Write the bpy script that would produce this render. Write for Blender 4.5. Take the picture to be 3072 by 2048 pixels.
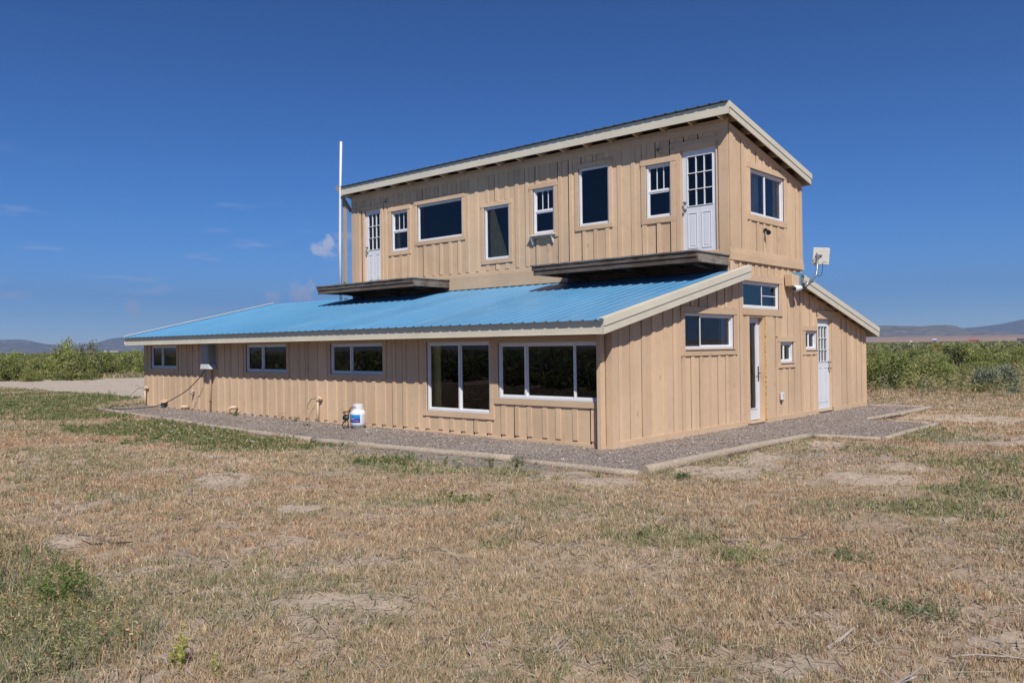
import bpy, bmesh, math, random
import numpy as np
from mathutils import Vector, Matrix, noise as mnoise
R=math.radians
random.seed(7); rng=np.random.default_rng(11)
for o in list(bpy.data.objects): bpy.data.objects.remove(o)
scn=bpy.context.scene; COL=scn.collection

# ------------------------------------------------------------------ camera
CAM=Vector((7.3525,-10.5394,1.6054)); yaw,pitch,roll=.7273,.0065,-.0125; FPX=2508.18
fw=Vector((-math.sin(yaw)*math.cos(pitch),math.cos(yaw)*math.cos(pitch),math.sin(pitch)))
rt=Vector((math.cos(yaw),math.sin(yaw),0)); up=rt.cross(fw)
c_,s_=math.cos(roll),math.sin(roll); rt,up=c_*rt+s_*up,-s_*rt+c_*up
cd=bpy.data.cameras.new('camera'); cam=bpy.data.objects.new('camera',cd); COL.objects.link(cam)
cd.sensor_width=36; cd.lens=FPX/3072*36; cd.clip_start=.1; cd.clip_end=60000
cam.matrix_world=Matrix(((rt.x,up.x,-fw.x,CAM.x),(rt.y,up.y,-fw.y,CAM.y),(rt.z,up.z,-fw.z,CAM.z),(0,0,0,1)))
scn.camera=cam

# ------------------------------------------------------------------ sun, sky, exposure
SUN=Vector((1.2,-1.0,1.66)).normalized()
sl=bpy.data.lights.new('sun','SUN'); sl.energy=5.0; sl.angle=R(.53); sl.color=(1,.95,.87)
so=bpy.data.objects.new('sun',sl); COL.objects.link(so); so.location=(20,-20,30)
so.rotation_euler=SUN.to_track_quat('Z','Y').to_euler()
W=bpy.data.worlds.new('World'); scn.world=W; W.use_nodes=True
nt=W.node_tree; N=nt.nodes; L=nt.links; N.clear()
wo=N.new('ShaderNodeOutputWorld'); bg=N.new('ShaderNodeBackground'); sky=N.new('ShaderNodeTexSky')
sky.sky_type='NISHITA'; sky.sun_disc=False; sky.sun_elevation=math.asin(SUN.z); sky.sun_rotation=math.atan2(SUN.x,SUN.y)
sky.altitude=2200; sky.air_density=1.0; sky.dust_density=.15; sky.ozone_density=4.0
bg.inputs[1].default_value=.758
hs=N.new('ShaderNodeHueSaturation'); hs.inputs['Saturation'].default_value=1.2; hs.inputs['Value'].default_value=1.0
L.new(sky.outputs[0],hs.inputs['Color']); tn=N.new('ShaderNodeMixRGB'); tn.blend_type='MULTIPLY'; tn.inputs[0].default_value=1; tn.inputs[2].default_value=(.080,.100,.135,1); L.new(hs.outputs[0],tn.inputs[1]); gm=N.new('ShaderNodeGamma'); gm.inputs[1].default_value=1.22; L.new(tn.outputs[0],gm.inputs[0])
# thin clouds, drifting low over the left of the horizon
tc=N.new('ShaderNodeTexCoord')
def wmath(op,a,b=None,c=None):
    n=N.new('ShaderNodeMath'); n.operation=op
    for i,v in enumerate((a,b,c)):
        if v is None: continue
        if isinstance(v,(int,float)): n.inputs[i].default_value=v
        else: L.new(v,n.inputs[i])
    return n.outputs[0]
def wmap(v,a,b,c=0,d=1):
    n=N.new('ShaderNodeMapRange'); n.interpolation_type='SMOOTHSTEP'
    for i,x in enumerate((a,b,c,d)): n.inputs[i+1].default_value=x
    L.new(v,n.inputs[0]); return n.outputs[0]
def pxdir(u,v): return (fw+rt*((u-1536)/FPX)+up*((1024-v)/FPX)).normalized()
def dotdir(d):
    n=N.new('ShaderNodeVectorMath'); n.operation='DOT_PRODUCT'; L.new(tc.outputs['Generated'],n.inputs[0]); n.inputs[1].default_value=d
    return n.outputs['Value']
sep=N.new('ShaderNodeSeparateXYZ'); L.new(tc.outputs['Generated'],sep.inputs[0])
mp=N.new('ShaderNodeMapping'); mp.inputs['Scale'].default_value=(1,1,6); L.new(tc.outputs['Generated'],mp.inputs[0])
n1=N.new('ShaderNodeTexNoise'); n1.inputs['Scale'].default_value=11; n1.inputs['Detail'].default_value=7; n1.inputs['Roughness'].default_value=.62; L.new(mp.outputs[0],n1.inputs['Vector'])
wisp=wmath('MULTIPLY',wmap(n1.outputs[0],.54,.74),wmap(dotdir(pxdir(250,930)),.86,.985))
wisp=wmath('MULTIPLY',wisp,wmath('MULTIPLY',wmap(sep.outputs[2],.24,.06),.42))
n2=N.new('ShaderNodeTexNoise'); n2.inputs['Scale'].default_value=75; n2.inputs['Detail'].default_value=6; L.new(tc.outputs['Generated'],n2.inputs['Vector'])
def puff(u,v,c0,c1,k):
    d=wmath('ADD',dotdir(pxdir(u,v)),wmath('MULTIPLY',wmath('SUBTRACT',n2.outputs[0],.5),(c1-c0)*4.0))
    return wmath('MULTIPLY',wmap(d,c0,c1),k)
puf=wmath('MAXIMUM',puff(978,741,.99988,1.0,.72),puff(1034,705,.99990,1.0,.35))
puf=wmath('MAXIMUM',puf,puff(905,893,.99978,1.0,.7)); puf=wmath('MAXIMUM',puf,puff(820,905,.9999,1.0,.6))
puf=wmath('MAXIMUM',puf,puff(395,928,.99993,1.0,.5))
cl=wmath('MAXIMUM',wisp,puf)
mx=N.new('ShaderNodeMixRGB'); L.new(cl,mx.inputs[0]); sz_=N.new('ShaderNodeSeparateXYZ'); L.new(tc.outputs['Generated'],sz_.inputs[0]); er=N.new('ShaderNodeValToRGB'); L.new(wmath('MULTIPLY',sz_.outputs[2],1.6),er.inputs[0]); ee=er.color_ramp.elements; ee.new(.2)
for e_,(p_,c_c) in zip(ee,((0,(1.5,1.13,.95)),(.20,(.98,.92,.79)),(.62,(.80,.71,.61)))): e_.position=p_; e_.color=(*c_c,1)
tm=N.new('ShaderNodeMixRGB'); tm.blend_type='MULTIPLY'; tm.inputs[0].default_value=1; L.new(gm.outputs[0],tm.inputs[1]); L.new(er.outputs[0],tm.inputs[2]); L.new(tm.outputs[0],mx.inputs[1]); mx.inputs[2].default_value=(.80,.78,.86,1)
L.new(mx.outputs[0],bg.inputs[0]); L.new(bg.outputs[0],wo.inputs[0])
scn.view_settings.view_transform='Standard'; scn.view_settings.look='None'; scn.view_settings.exposure=.40; scn.view_settings.gamma=1
scn.render.engine='CYCLES'

# ------------------------------------------------------------------ helpers
def tag(o,label=None,cat=None,group=None,kind=None):
    if label: o['label']=label
    if cat: o['category']=cat
    if group: o['group']=group
    if kind: o['kind']=kind
    return o
def wloc(o):
    v=Vector((0,0,0))
    while o is not None: v+=o.location; o=o.parent
    return v
def empty(name,loc,label,cat,group=None):
    o=bpy.data.objects.new(name,None); o.empty_display_size=.2; COL.objects.link(o); o.location=loc
    return tag(o,label,cat,group)
def ident(u,v,w): return (u,v,w)
def oriented(M3,a,b,c,d,wq):
    vs=[M3(a,c,wq),M3(b,c,wq),M3(b,d,wq),M3(a,d,wq)]; n=(Vector(vs[1])-Vector(vs[0])).cross(Vector(vs[3])-Vector(vs[0])); o=Vector(M3(a,c,wq+1))-Vector(vs[0])
    return vs if n.dot(o)>0 else vs[::-1]
class MB:
    def __init__(s): s.v=[]; s.f=[]; s.r=[]
    def add(s,vs,fs,r=None):
        n=len(s.v); s.v+= [tuple(p) for p in vs]; s.f+=[tuple(i+n for i in f) for f in fs]
        r=random.random() if r is None else r; s.r+=[r]*len(vs); return s
    def box(s,a,b,M=ident,r=None):
        (x0,y0,z0),(x1,y1,z1)=a,b
        vs=[M(x,y,z) for z in (z0,z1) for x,y in ((x0,y0),(x1,y0),(x1,y1),(x0,y1))]
        return s.add(vs,[(0,3,2,1),(4,5,6,7),(0,1,5,4),(1,2,6,5),(2,3,7,6),(3,0,4,7)],r)
    def hexa(s,vs,r=None):
        return s.add(vs,[(0,3,2,1),(4,5,6,7),(0,1,5,4),(1,2,6,5),(2,3,7,6),(3,0,4,7)],r)
    def bar(s,p,q,w,h,upv=(0,0,1),r=None):
        p=Vector(p);q=Vector(q);d=(q-p).normalized();u=Vector(upv); a=d.cross(u)
        if a.length<1e-4: a=d.cross(Vector((1,0,0)))
        a.normalize(); b=a.cross(d).normalized(); a*=w/2;b*=h/2
        return s.hexa([p-a-b,p+a-b,p+a+b,p-a+b,q-a-b,q+a-b,q+a+b,q-a+b],r)
    def tube(s,pts,rad,seg=10,caps=True,r=None):
        pts=[Vector(p) for p in pts]; k=len(pts); rs=rad if hasattr(rad,'__len__') else [rad]*k
        vs=[];prev=None
        for i,p in enumerate(pts):
            d=(pts[min(i+1,k-1)]-pts[max(i-1,0)]).normalized()
            if prev is None:
                a=d.cross(Vector((0,0,1)))
                if a.length<.05: a=d.cross(Vector((1,0,0)))
            else: a=prev-d*prev.dot(d)
            a.normalize(); prev=a; b=d.cross(a)
            vs+=[p+(a*math.cos(t)+b*math.sin(t))*rs[i] for t in [2*math.pi*j/seg for j in range(seg)]]
        fs=[(i*seg+j,i*seg+(j+1)%seg,(i+1)*seg+(j+1)%seg,(i+1)*seg+j) for i in range(k-1) for j in range(seg)]
        if caps: fs+=[tuple(range(seg))[::-1],tuple((k-1)*seg+j for j in range(seg))]
        return s.add(vs,fs,r)
    def lathe(s,prof,cx,cy,seg=28,r=None):
        vs=[(cx+rr*math.cos(2*math.pi*j/seg),cy+rr*math.sin(2*math.pi*j/seg),z) for rr,z in prof for j in range(seg)]
        fs=[(i*seg+j,i*seg+(j+1)%seg,(i+1)*seg+(j+1)%seg,(i+1)*seg+j) for i in range(len(prof)-1) for j in range(seg)]
        return s.add(vs,fs,r)
    def build(s,name,mat,parent=None,smooth=False,bevel=0,loc=None):
        off=wloc(parent) if parent is not None else Vector(loc or (0,0,0))
        me=bpy.data.meshes.new(name); me.from_pydata([(x-off.x,y-off.y,z-off.z) for x,y,z in s.v],[],s.f)
        bm=bmesh.new(); bm.from_mesh(me); (bmesh.ops.recalc_face_normals(bm,faces=bm.faces) if len(s.f)>1 else None); bm.to_mesh(me); bm.free()
        at=me.attributes.new('rnd','FLOAT','POINT'); at.data.foreach_set('value',s.r)
        for m in (mat if isinstance(mat,(list,tuple)) else [mat]): me.materials.append(m)
        if smooth: me.polygons.foreach_set('use_smooth',[True]*len(me.polygons))
        o=bpy.data.objects.new(name,me); COL.objects.link(o)
        if parent is not None: o.parent=parent
        elif loc: o.location=loc
        if bevel:
            b=o.modifiers.new('bevel','BEVEL'); b.width=bevel; b.segments=1; b.limit_method='ANGLE'
        return o
def build_each(mb,name,mat,parent,bevel=0):
    i=0; starts=[]; out=[]
    seen={}
    adj=list(range(len(mb.v)))
    def find(a):
        while adj[a]!=a: adj[a]=adj[adj[a]]; a=adj[a]
        return a
    for f in mb.f:
        for k in f[1:]: adj[find(k)]=find(f[0])
    gr={}
    for f in mb.f: gr.setdefault(find(f[0]),[]).append(f)
    for root,fs in gr.items():
        ids=sorted({k for f in fs for k in f}); mp={k:j for j,k in enumerate(ids)}
        p=MB(); p.v=[mb.v[k] for k in ids]; p.r=[mb.r[k] for k in ids]; p.f=[tuple(mp[k] for k in f) for f in fs]; out.append(p.build(name,mat,parent,bevel=bevel))
    return out
def raw_mesh(name,V,F,mat,col=None,parent=None,kind=None,smooth=False,corners=3):
    """numpy mesh: V (n,3), F (m,k) all the same size"""
    me=bpy.data.meshes.new(name); m,k=F.shape
    me.vertices.add(len(V)); me.vertices.foreach_set('co',V.astype(np.float32).ravel())
    me.loops.add(m*k); me.loops.foreach_set('vertex_index',F.astype(np.int32).ravel())
    me.polygons.add(m); me.polygons.foreach_set('loop_start',np.arange(0,m*k,k,dtype=np.int32)); me.polygons.foreach_set('loop_total',np.full(m,k,dtype=np.int32))
    if smooth: me.polygons.foreach_set('use_smooth',np.ones(m,dtype=bool))
    me.update(calc_edges=True)
    if col is not None:
        ca=me.color_attributes.new('Col','FLOAT_COLOR','POINT')
        c4=np.ones((len(V),4),dtype=np.float32); c4[:,:3]=np.asarray(col)*K; ca.data.foreach_set('color',c4.ravel())
    me.materials.append(mat)
    o=bpy.data.objects.new(name,me); COL.objects.link(o)
    if parent is not None: o.parent=parent
    if kind: o['kind']=kind
    return o

# ---- numpy value noise
_T=rng.random((256,256))
def vn(x,y,s=1.0,seed=0):
    x=np.asarray(x,float)/s+seed*17.37; y=np.asarray(y,float)/s+seed*9.71
    xi=np.floor(x).astype(int); yi=np.floor(y).astype(int); fx=x-xi; fy=y-yi
    fx=fx*fx*(3-2*fx); fy=fy*fy*(3-2*fy)
    a=_T[xi%256,yi%256]; b=_T[(xi+1)%256,yi%256]; c=_T[xi%256,(yi+1)%256]; d=_T[(xi+1)%256,(yi+1)%256]
    return (a*(1-fx)+b*fx)*(1-fy)+(c*(1-fx)+d*fx)*fy
def fbm(x,y,s,seed=0,o=4):
    t=0;a=1;n=0
    for i in range(o): t=t+a*vn(x,y,s/2**i,seed+i*3); n+=a; a*=.55
    return t/n
def sst(x,a,b):
    t=np.clip((x-a)/(b-a),0,1); return t*t*(3-2*t)

# ------------------------------------------------------------------ materials
def newmat(name):
    m=bpy.data.materials.new(name); m.use_nodes=True; t=m.node_tree; b=t.nodes['Principled BSDF']; return m,t,b
def nd(t,typ,**k):
    n=t.nodes.new(typ)
    for a,v in k.items():
        if a in n.inputs: n.inputs[a].default_value=v
        else: setattr(n,a,v)
    return n
def mapping(t,scale,coord='Object'):
    tc=t.nodes.new('ShaderNodeTexCoord'); mp=t.nodes.new('ShaderNodeMapping'); mp.inputs['Scale'].default_value=scale
    t.links.new(tc.outputs[coord],mp.inputs[0]); return mp.outputs[0]
def noise(t,vec,scale,detail=4,rough=.55,dist=0):
    n=nd(t,'ShaderNodeTexNoise',Scale=scale,Detail=detail,Roughness=rough,Distortion=dist); t.links.new(vec,n.inputs['Vector']); return n.outputs[0]
def ramp(t,fac,stops):
    r=t.nodes.new('ShaderNodeValToRGB'); e=r.color_ramp.elements
    while len(e)<len(stops): e.new(.5)
    for x,(p,c) in zip(e,stops): x.position=p; x.color=(*c,1) if len(c)==3 else c
    t.links.new(fac,r.inputs[0]); return r.outputs[0]
def mixc(t,fac,a,b,mode='MIX'):
    n=t.nodes.new('ShaderNodeMixRGB'); n.blend_type=mode
    for i,v in enumerate((fac,a,b)):
        if isinstance(v,(int,float)): n.inputs[i].default_value=v
        elif isinstance(v,tuple): n.inputs[i].default_value=(*v,1)
        else: t.links.new(v,n.inputs[i])
    return n.outputs[0]
def bump(t,b,h,s=.3,d=.01):
    n=nd(t,'ShaderNodeBump',Strength=s,Distance=d); t.links.new(h,n.inputs['Height']); t.links.new(n.outputs[0],b.inputs['Normal'])
def attr(t,name,out='Fac'):
    n=t.nodes.new('ShaderNodeAttribute'); n.attribute_name=name; return n.outputs[out]
def g3(v): return (v,v,v)
K=.76
def kk_(c): return tuple(v*K for v in c)

def mat_siding(name,base,axis,amp=.09,knots=True,wear=.35):
    """rough sawn painted boards; grain along the axis"""
    base=kk_(base); m,t,b=newmat(name); sc={'Z':(1,1,.05),'X':(.05,1,1),'Y':(1,.05,1)}[axis]
    v=mapping(t,sc); vo=mapping(t,(1,1,1))
    grain=noise(t,v,55,5,.7); big=noise(t,vo,.7,4); mott=noise(t,vo,9,5,.65)
    c=mixc(t,attr(t,'rnd'),tuple(x*(1-amp) for x in base),tuple(min(1,x*(1+amp)) for x in base))
    c=mixc(t,1.0,c,ramp(t,big,[(.3,g3(.90)),(.7,g3(1.07))]),'MULTIPLY')
    c=mixc(t,1.0,c,ramp(t,mott,[(.28,(.93,.925,.92)),(.5,g3(1)),(.75,g3(1.03))]),'MULTIPLY')
    c=mixc(t,1.0,c,ramp(t,grain,[(.30,(.92,.90,.88)),(.48,g3(1)),(.8,g3(1.03))]),'MULTIPLY')
    if knots:
        vk=mapping(t,{'Z':(3.6,3.6,1.5),'X':(1.5,3.6,3.6),'Y':(3.6,1.5,3.6)}[axis])
        k=nd(t,'ShaderNodeTexVoronoi',Scale=1.0); t.links.new(vk,k.inputs['Vector'])
        c=mixc(t,1.0,c,ramp(t,k.outputs['Distance'],[(.0,(.60,.52,.47)),(.045,(.78,.72,.68)),(.10,g3(1)),(1,g3(1))]),'MULTIPLY')
    t.links.new(c,b.inputs['Base Color']); b.inputs['Roughness'].default_value=.78; b.inputs['Specular IOR Level'].default_value=.25
    bump(t,b,grain,.35,.006); return m
TAN=(.71,.512,.340)
M={}
M['siding']=mat_siding('tan_board_siding',TAN,'Z')
M['trimH']=mat_siding('tan_trim_across',(.69,.498,.332),'X',knots=False); M['trimY']=mat_siding('tan_trim_side',(.69,.498,.332),'Y',knots=False)
M['trimV']=mat_siding('tan_trim_upright',(.69,.498,.332),'Z',knots=False)
M['raw']=mat_siding('raw_lumber',(.50,.36,.24),'Z',knots=True)
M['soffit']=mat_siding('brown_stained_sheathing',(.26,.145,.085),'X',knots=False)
def simple(name,col,rough=.5,metal=0,nz=.06,scale=6,spec=.5,bmp=0):
    col=kk_(col); m,t,b=newmat(name); v=mapping(t,(1,1,1)); n=noise(t,v,scale,5,.6)
    c=mixc(t,1.0,col,ramp(t,n,[(.3,g3(1-nz*1.5)),(.7,g3(1+nz))]),'MULTIPLY'); t.links.new(c,b.inputs['Base Color'])
    b.inputs['Roughness'].default_value=rough; b.inputs['Metallic'].default_value=metal; b.inputs['Specular IOR Level'].default_value=spec
    if bmp: bump(t,b,n,bmp,.01)
    return m
M['white']=simple('white_vinyl',(.80,.81,.84),.42,nz=.03)
M['door']=simple('white_door_paint',(.76,.78,.84),.45,nz=.03,scale=2)
M['cream']=simple('cream_metal_trim',(.72,.665,.53),.42,nz=.05,scale=1.6,bmp=.05)
M['creamd']=simple('cream_metal_lower_trim',(.70,.64,.51),.42,nz=.06,scale=2.5,bmp=.05)
M['steel']=simple('galvanised_steel',(.36,.37,.38),.42,.7,.12,18)
M['darksteel']=simple('dark_steel',(.06,.06,.065),.5,.3,.1,18)
M['black']=simple('black_rubber',(.015,.014,.014),.5,0,.1)
M['greybox']=simple('grey_enamel',(.30,.32,.34),.4,0,.06,9)
M['lightbox']=simple('pale_grey_enamel',(.58,.60,.62),.4,0,.05,9)
M['pipe']=simple('tan_painted_pipe',(.62,.45,.30),.5,0,.07,12)
M['foam']=simple('yellow_foam',(.80,.47,.15),.8,0,.4,45,bmp=.6)
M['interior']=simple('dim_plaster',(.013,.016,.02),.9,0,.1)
M['woodin']=simple('brown_room_trim',(.22,.11,.055),.6,0,.2,20)
M['curtain']=simple('olive_curtain',(1.0,.72,.25),.8,0,.1,12)
M['curtaing']=simple('grey_curtain',(.62,.62,.60),.8,0,.1,12)
M['rust']=simple('rusty_iron',(.20,.07,.03),.7,.2,.3,40)
M['teal']=simple('teal_sky_tint',(.14,.46,.48),.6,0,.08,12); M['screen']=simple('dark_insect_screen',(.045,.048,.052),.6,0,.1,60)
M['panel']=simple('pale_antenna_plastic',(.62,.61,.56),.45,0,.04,8)
# blue ribbed roof, chalky and streaked down the slope
m,t,b=newmat('blue_roof_metal'); v=mapping(t,(1,.06,1)); vo=mapping(t,(1,1,1))
st=noise(t,v,7,5,.6); bl=noise(t,vo,1.2,5,.6); sp=noise(t,vo,60,3,.7)
c=mixc(t,ramp(t,bl,[(.35,g3(0)),(.7,g3(1))]),kk_((.10,.30,.52)),kk_((.12,.325,.545)))
c=mixc(t,1.0,c,ramp(t,st,[(.3,g3(.95)),(.7,g3(1.04))]),'MULTIPLY')
c=mixc(t,ramp(t,sp,[(.70,g3(0)),(.80,g3(.5))]),c,kk_((.45,.55,.62)))
sx_=t.nodes.new('ShaderNodeSeparateXYZ'); t.links.new(vo,sx_.inputs[0]); q1=nd(t,'ShaderNodeMath',operation='MULTIPLY'); t.links.new(sx_.outputs[0],q1.inputs[0]); q1.inputs[1].default_value=1/.944; q2=nd(t,'ShaderNodeMath',operation='FLOOR'); t.links.new(q1.outputs[0],q2.inputs[0]); wn=t.nodes.new('ShaderNodeTexWhiteNoise'); wn.noise_dimensions='1D'; t.links.new(q2.outputs[0],wn.inputs['W']); c=mixc(t,1.0,c,ramp(t,wn.outputs['Value'],[(0,g3(.93)),(1,g3(1.06))]),'MULTIPLY')
c=mixc(t,ramp(t,noise(t,mapping(t,(1,.25,1)),.9,6,.7),[(.52,g3(0)),(.68,g3(.16))]),c,kk_((.42,.50,.54)))
t.links.new(c,b.inputs['Base Color']); b.inputs['Roughness'].default_value=.38; b.inputs['Specular IOR Level'].default_value=.5; bump(t,b,bl,.08,.02); M['roof']=m
# weathered deck boards
def weathered(name,a,bb,axis):
    a=kk_(a); bb=kk_(bb); m,t,b=newmat(name); v=mapping(t,{'X':(.07,1,1),'Y':(1,.07,1),'Z':(1,1,.07)}[axis]); vo=mapping(t,(1,1,1))
    g=noise(t,v,34,6,.75,.3); p=noise(t,vo,2.2,6,.7)
    c=mixc(t,ramp(t,g,[(.32,g3(0)),(.68,g3(1))]),a,bb)
    c=mixc(t,ramp(t,p,[(.45,g3(0)),(.62,g3(.8))]),c,(.085,.05,.03)); c=mixc(t,attr(t,'rnd'),c,mixc(t,1.0,c,g3(.75),'MULTIPLY'))
    t.links.new(c,b.inputs['Base Color']); b.inputs['Roughness'].default_value=.85; bump(t,b,g,.5,.008); return m
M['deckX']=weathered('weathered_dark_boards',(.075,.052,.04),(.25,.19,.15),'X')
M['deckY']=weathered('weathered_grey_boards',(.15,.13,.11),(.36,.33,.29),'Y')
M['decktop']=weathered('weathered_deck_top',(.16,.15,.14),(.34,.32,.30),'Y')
M['oldwood']=weathered('old_grey_lumber',(.20,.16,.13),(.38,.32,.26),'Z')
m,t,b=newmat('peeled_log'); v=mapping(t,(1,1,1)); a_=attr(t,'rnd')
tcn=t.nodes.new('ShaderNodeUVMap'); g=noise(t,mapping(t,(3,3,3)),9,7,.75,1.2); g2=noise(t,v,1.3,4)
c=mixc(t,ramp(t,g,[(.3,g3(0)),(.6,g3(1))]),kk_((.22,.165,.12)),kk_((.50,.42,.33))); c=mixc(t,ramp(t,g2,[(.62,g3(0)),(.75,g3(.7))]),c,kk_((.30,.14,.06)))
t.links.new(c,b.inputs['Base Color']); b.inputs['Roughness'].default_value=.85; bump(t,b,g,.5,.01); M['log']=m
# glass
m,t,b=newmat('window_glass'); t.nodes.remove(b); out=t.nodes['Material Output']
gl=nd(t,'ShaderNodeBsdfGlossy',Roughness=.015); gl.inputs['Color'].default_value=(.9,.93,1,1); tr=t.nodes.new('ShaderNodeBsdfTransparent'); tr.inputs['Color'].default_value=(.74,.79,.80,1)
fr=nd(t,'ShaderNodeFresnel',IOR=1.55); v=mapping(t,(1,1,1)); bn=nd(t,'ShaderNodeBump',Strength=.04,Distance=.02); t.links.new(noise(t,v,1.6,2),bn.inputs['Height']); t.links.new(bn.outputs[0],gl.inputs['Normal'])
mx_=t.nodes.new('ShaderNodeMixShader'); t.links.new(fr.outputs[0],mx_.inputs[0]); t.links.new(tr.outputs[0],mx_.inputs[1]); t.links.new(gl.outputs[0],mx_.inputs[2]); t.links.new(mx_.outputs[0],out.inputs[0]); M['glass']=m
# attribute coloured plants / stones
def colmat(name,rough=.85,trans=0,nz=0):
    m,t,b=newmat(name); c=attr(t,'Col','Color')
    t.links.new(c,b.inputs['Base Color']); b.inputs['Roughness'].default_value=rough; b.inputs['Specular IOR Level'].default_value=.2
    if trans:
        out=t.nodes['Material Output']; d=t.nodes.new('ShaderNodeBsdfTranslucent'); t.links.new(c,d.inputs['Color'])
        mx=t.nodes.new('ShaderNodeMixShader'); mx.inputs[0].default_value=trans; t.links.new(b.outputs[0],mx.inputs[1]); t.links.new(d.outputs[0],mx.inputs[2]); t.links.new(mx.outputs[0],out.inputs[0])
    return m
M['blade']=colmat('grass_blades',.8,.25); M['leaf']=colmat('shrub_leaves',.7,.33); M['stone']=colmat('gravel_stones',.85)
# ground
m,t,b=newmat('dry_ground'); vo=mapping(t,(1,1,1)); c=attr(t,'Col','Color')
f1=noise(t,vo,26,8,.72); f2=noise(t,vo,3.2,6,.6)
c=mixc(t,1.0,c,ramp(t,f1,[(.28,(.55,.53,.50)),(.5,g3(1)),(.75,g3(1.16))]),'MULTIPLY'); c=mixc(t,1.0,c,ramp(t,f2,[(.3,g3(.86)),(.7,g3(1.1))]),'MULTIPLY')
t.links.new(c,b.inputs['Base Color']); b.inputs['Roughness'].default_value=.95; b.inputs['Specular IOR Level'].default_value=.1; bump(t,b,f1,.8,.03); M['ground']=m
m,t,b=newmat('crushed_gravel'); vo=mapping(t,(1,1,1)); vz=nd(t,'ShaderNodeTexVoronoi',Scale=58.0); t.links.new(vo,vz.inputs['Vector'])
sp=t.nodes.new('ShaderNodeSeparateColor'); t.links.new(vz.outputs['Color'],sp.inputs[0])
c=ramp(t,sp.outputs[0],[(0,kk_((.18,.15,.13))),(.35,kk_((.29,.24,.21))),(.7,kk_((.40,.33,.29))),(1,kk_((.58,.51,.46)))])
c=mixc(t,1.0,c,ramp(t,vz.outputs['Distance'],[(0,g3(1.1)),(.5,g3(.8)),(1,g3(.45))]),'MULTIPLY')
t.links.new(c,b.inputs['Base Color']); b.inputs['Roughness'].default_value=.9; bump(t,b,vz.outputs['Distance'],-1.0,.02); M['gravel']=m
m,t,b=newmat('hill_scrub'); vo=mapping(t,(1,1,1)); f1=noise(t,vo,.012,8,.7); f2=noise(t,vo,.05,4,.7)
c=ramp(t,f1,[(.36,(.085,.095,.055)),(.5,(.16,.13,.10)),(.62,(.30,.22,.17))]); c=mixc(t,ramp(t,f2,[(.45,g3(0)),(.55,g3(.7))]),c,(.055,.07,.04))
t.links.new(c,b.inputs['Base Color']); b.inputs['Roughness'].default_value=1; M['hill']=m
# ------------------------------------------------------------------ terrain
def gh(x,y):
    x=np.asarray(x,float); y=np.asarray(y,float); r=np.hypot(x-7,y+10)
    return .0057*np.clip(-x,0,25)+30*sst(r,1100,5200)*sst(np.cos(np.arctan2(x-7,y+10)-.4),.2,.75)
def inpoly(x,y,P):
    x=np.asarray(x,float); y=np.asarray(y,float); c=np.zeros(x.shape,bool); j=len(P)-1
    for i in range(len(P)):
        xi,yi=P[i]; xj,yj=P[j]
        c^=((yi>y)!=(yj>y))&(x<(xj-xi)*(y-yi)/(yj-yi+1e-12)+xi); j=i
    return c
GRAVEL=[(-15.3,-1.4),(-12.05,-1.68),(-8.48,-1.98),(-4.71,-2.12),(-2.32,-1.87),(-.4,-1.82),(1.64,-1.86),(1.55,-1.5),(1.72,.62),(1.62,3.45),(2.76,3.66),(2.72,6.85),(1.7,7.02),(1.42,7.2),(1.62,8.6),(1.5,11.25),(1.0,11.4),(-.4,11.3),(-15.9,.3)]
def ell(x,y,L,k=1.0):
    """soft sum of patches elongated across the line of sight"""
    t=np.zeros(np.shape(x))
    for px,py,a,b_ in L:
        d=np.array([px-CAM.x,py-CAM.y]); d/=np.hypot(*d); ux,uy=x-px,y-py
        q=((ux*d[1]-uy*d[0])/a)**2+((ux*d[0]+uy*d[1])/b_)**2; t=np.maximum(t,np.exp(-q*.8*k))
    return t
GR=[(-10.3,-2.5,.83,1.1),(-7.4,-2.9,1.05,1.2),(-6.1,-2.8,.46,.9),(-9.9,-3.4,.88,1.1),(-18.5,-1.6,2.0,2.2),(-21,-.6,3.5,1.9),(-15.2,-1.9,1.9,1.3),(-25,.1,3.5,1.2),(-29,.2,4,1.4),(-.8,-2.9,.8,.45),(.2,-2.5,.3,.4),(1.1,-4.3,.55,.3),(-1.9,-2.9,.5,.4),(2.2,-1.7,.12,.15),(3.7,-4.5,.45,.3),(4.4,-4.8,.13,.1),(4.5,-4.4,.13,.08),(5,-4.2,.2,.1),(5,-1.9,.6,.4),(3,2.4,.5,.5),(5.8,-5.2,.25,.09),(5.2,-.5,.75,.55),(3.1,4.8,.9,1),(-4.4,-2.9,1.0,.4),(1.7,-3.1,.12,.15),(-8.6,-2.75,1.7,.8),(-5.6,-2.95,1.0,.5),(-13,-2.2,1.6,.7),(2.75,-5.6,.12,.12),(4.9,1.6,.8,.8)]
FG=[(.5,-8.6,.45,.7),(1.75,-9.0,.45,.6),(2.5,-9.0,.38,.35),(-.6,-8.7,.6,.7),(.2,-9.6,1.2,.7)]
DI=[(-2.1,-5.3,.4,.5),(-.1,-7.8,.2,.3),(.1,-5.6,.3,.25),(3.3,-7.2,.11,.09),(5.2,-2.3,.22,.17),(4.7,-2.0,.3,.21),(5.6,-6.6,.16,.12),(5.7,-6.4,.14,.1),(3.9,-.4,.6,.5),(2.3,-1.0,.55,.6),(.7,-2.4,.54,.3),(2.7,8.7,1.6,1.1),(3.9,4.6,.95,.8),(-4.9,-3.5,.35,.35),(-8.1,-2.55,.5,.45),(4,.7,.4,.4),(1.7,-2.4,.5,.3),(2.2,.6,.35,.9),(-12.5,-2.3,.8,.35),(2.4,2.6,.5,.6),(6.4,-5.5,.3,.2),(2.9,-7.4,.25,.15),(4.2,-6.2,.1,.08)]
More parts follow.
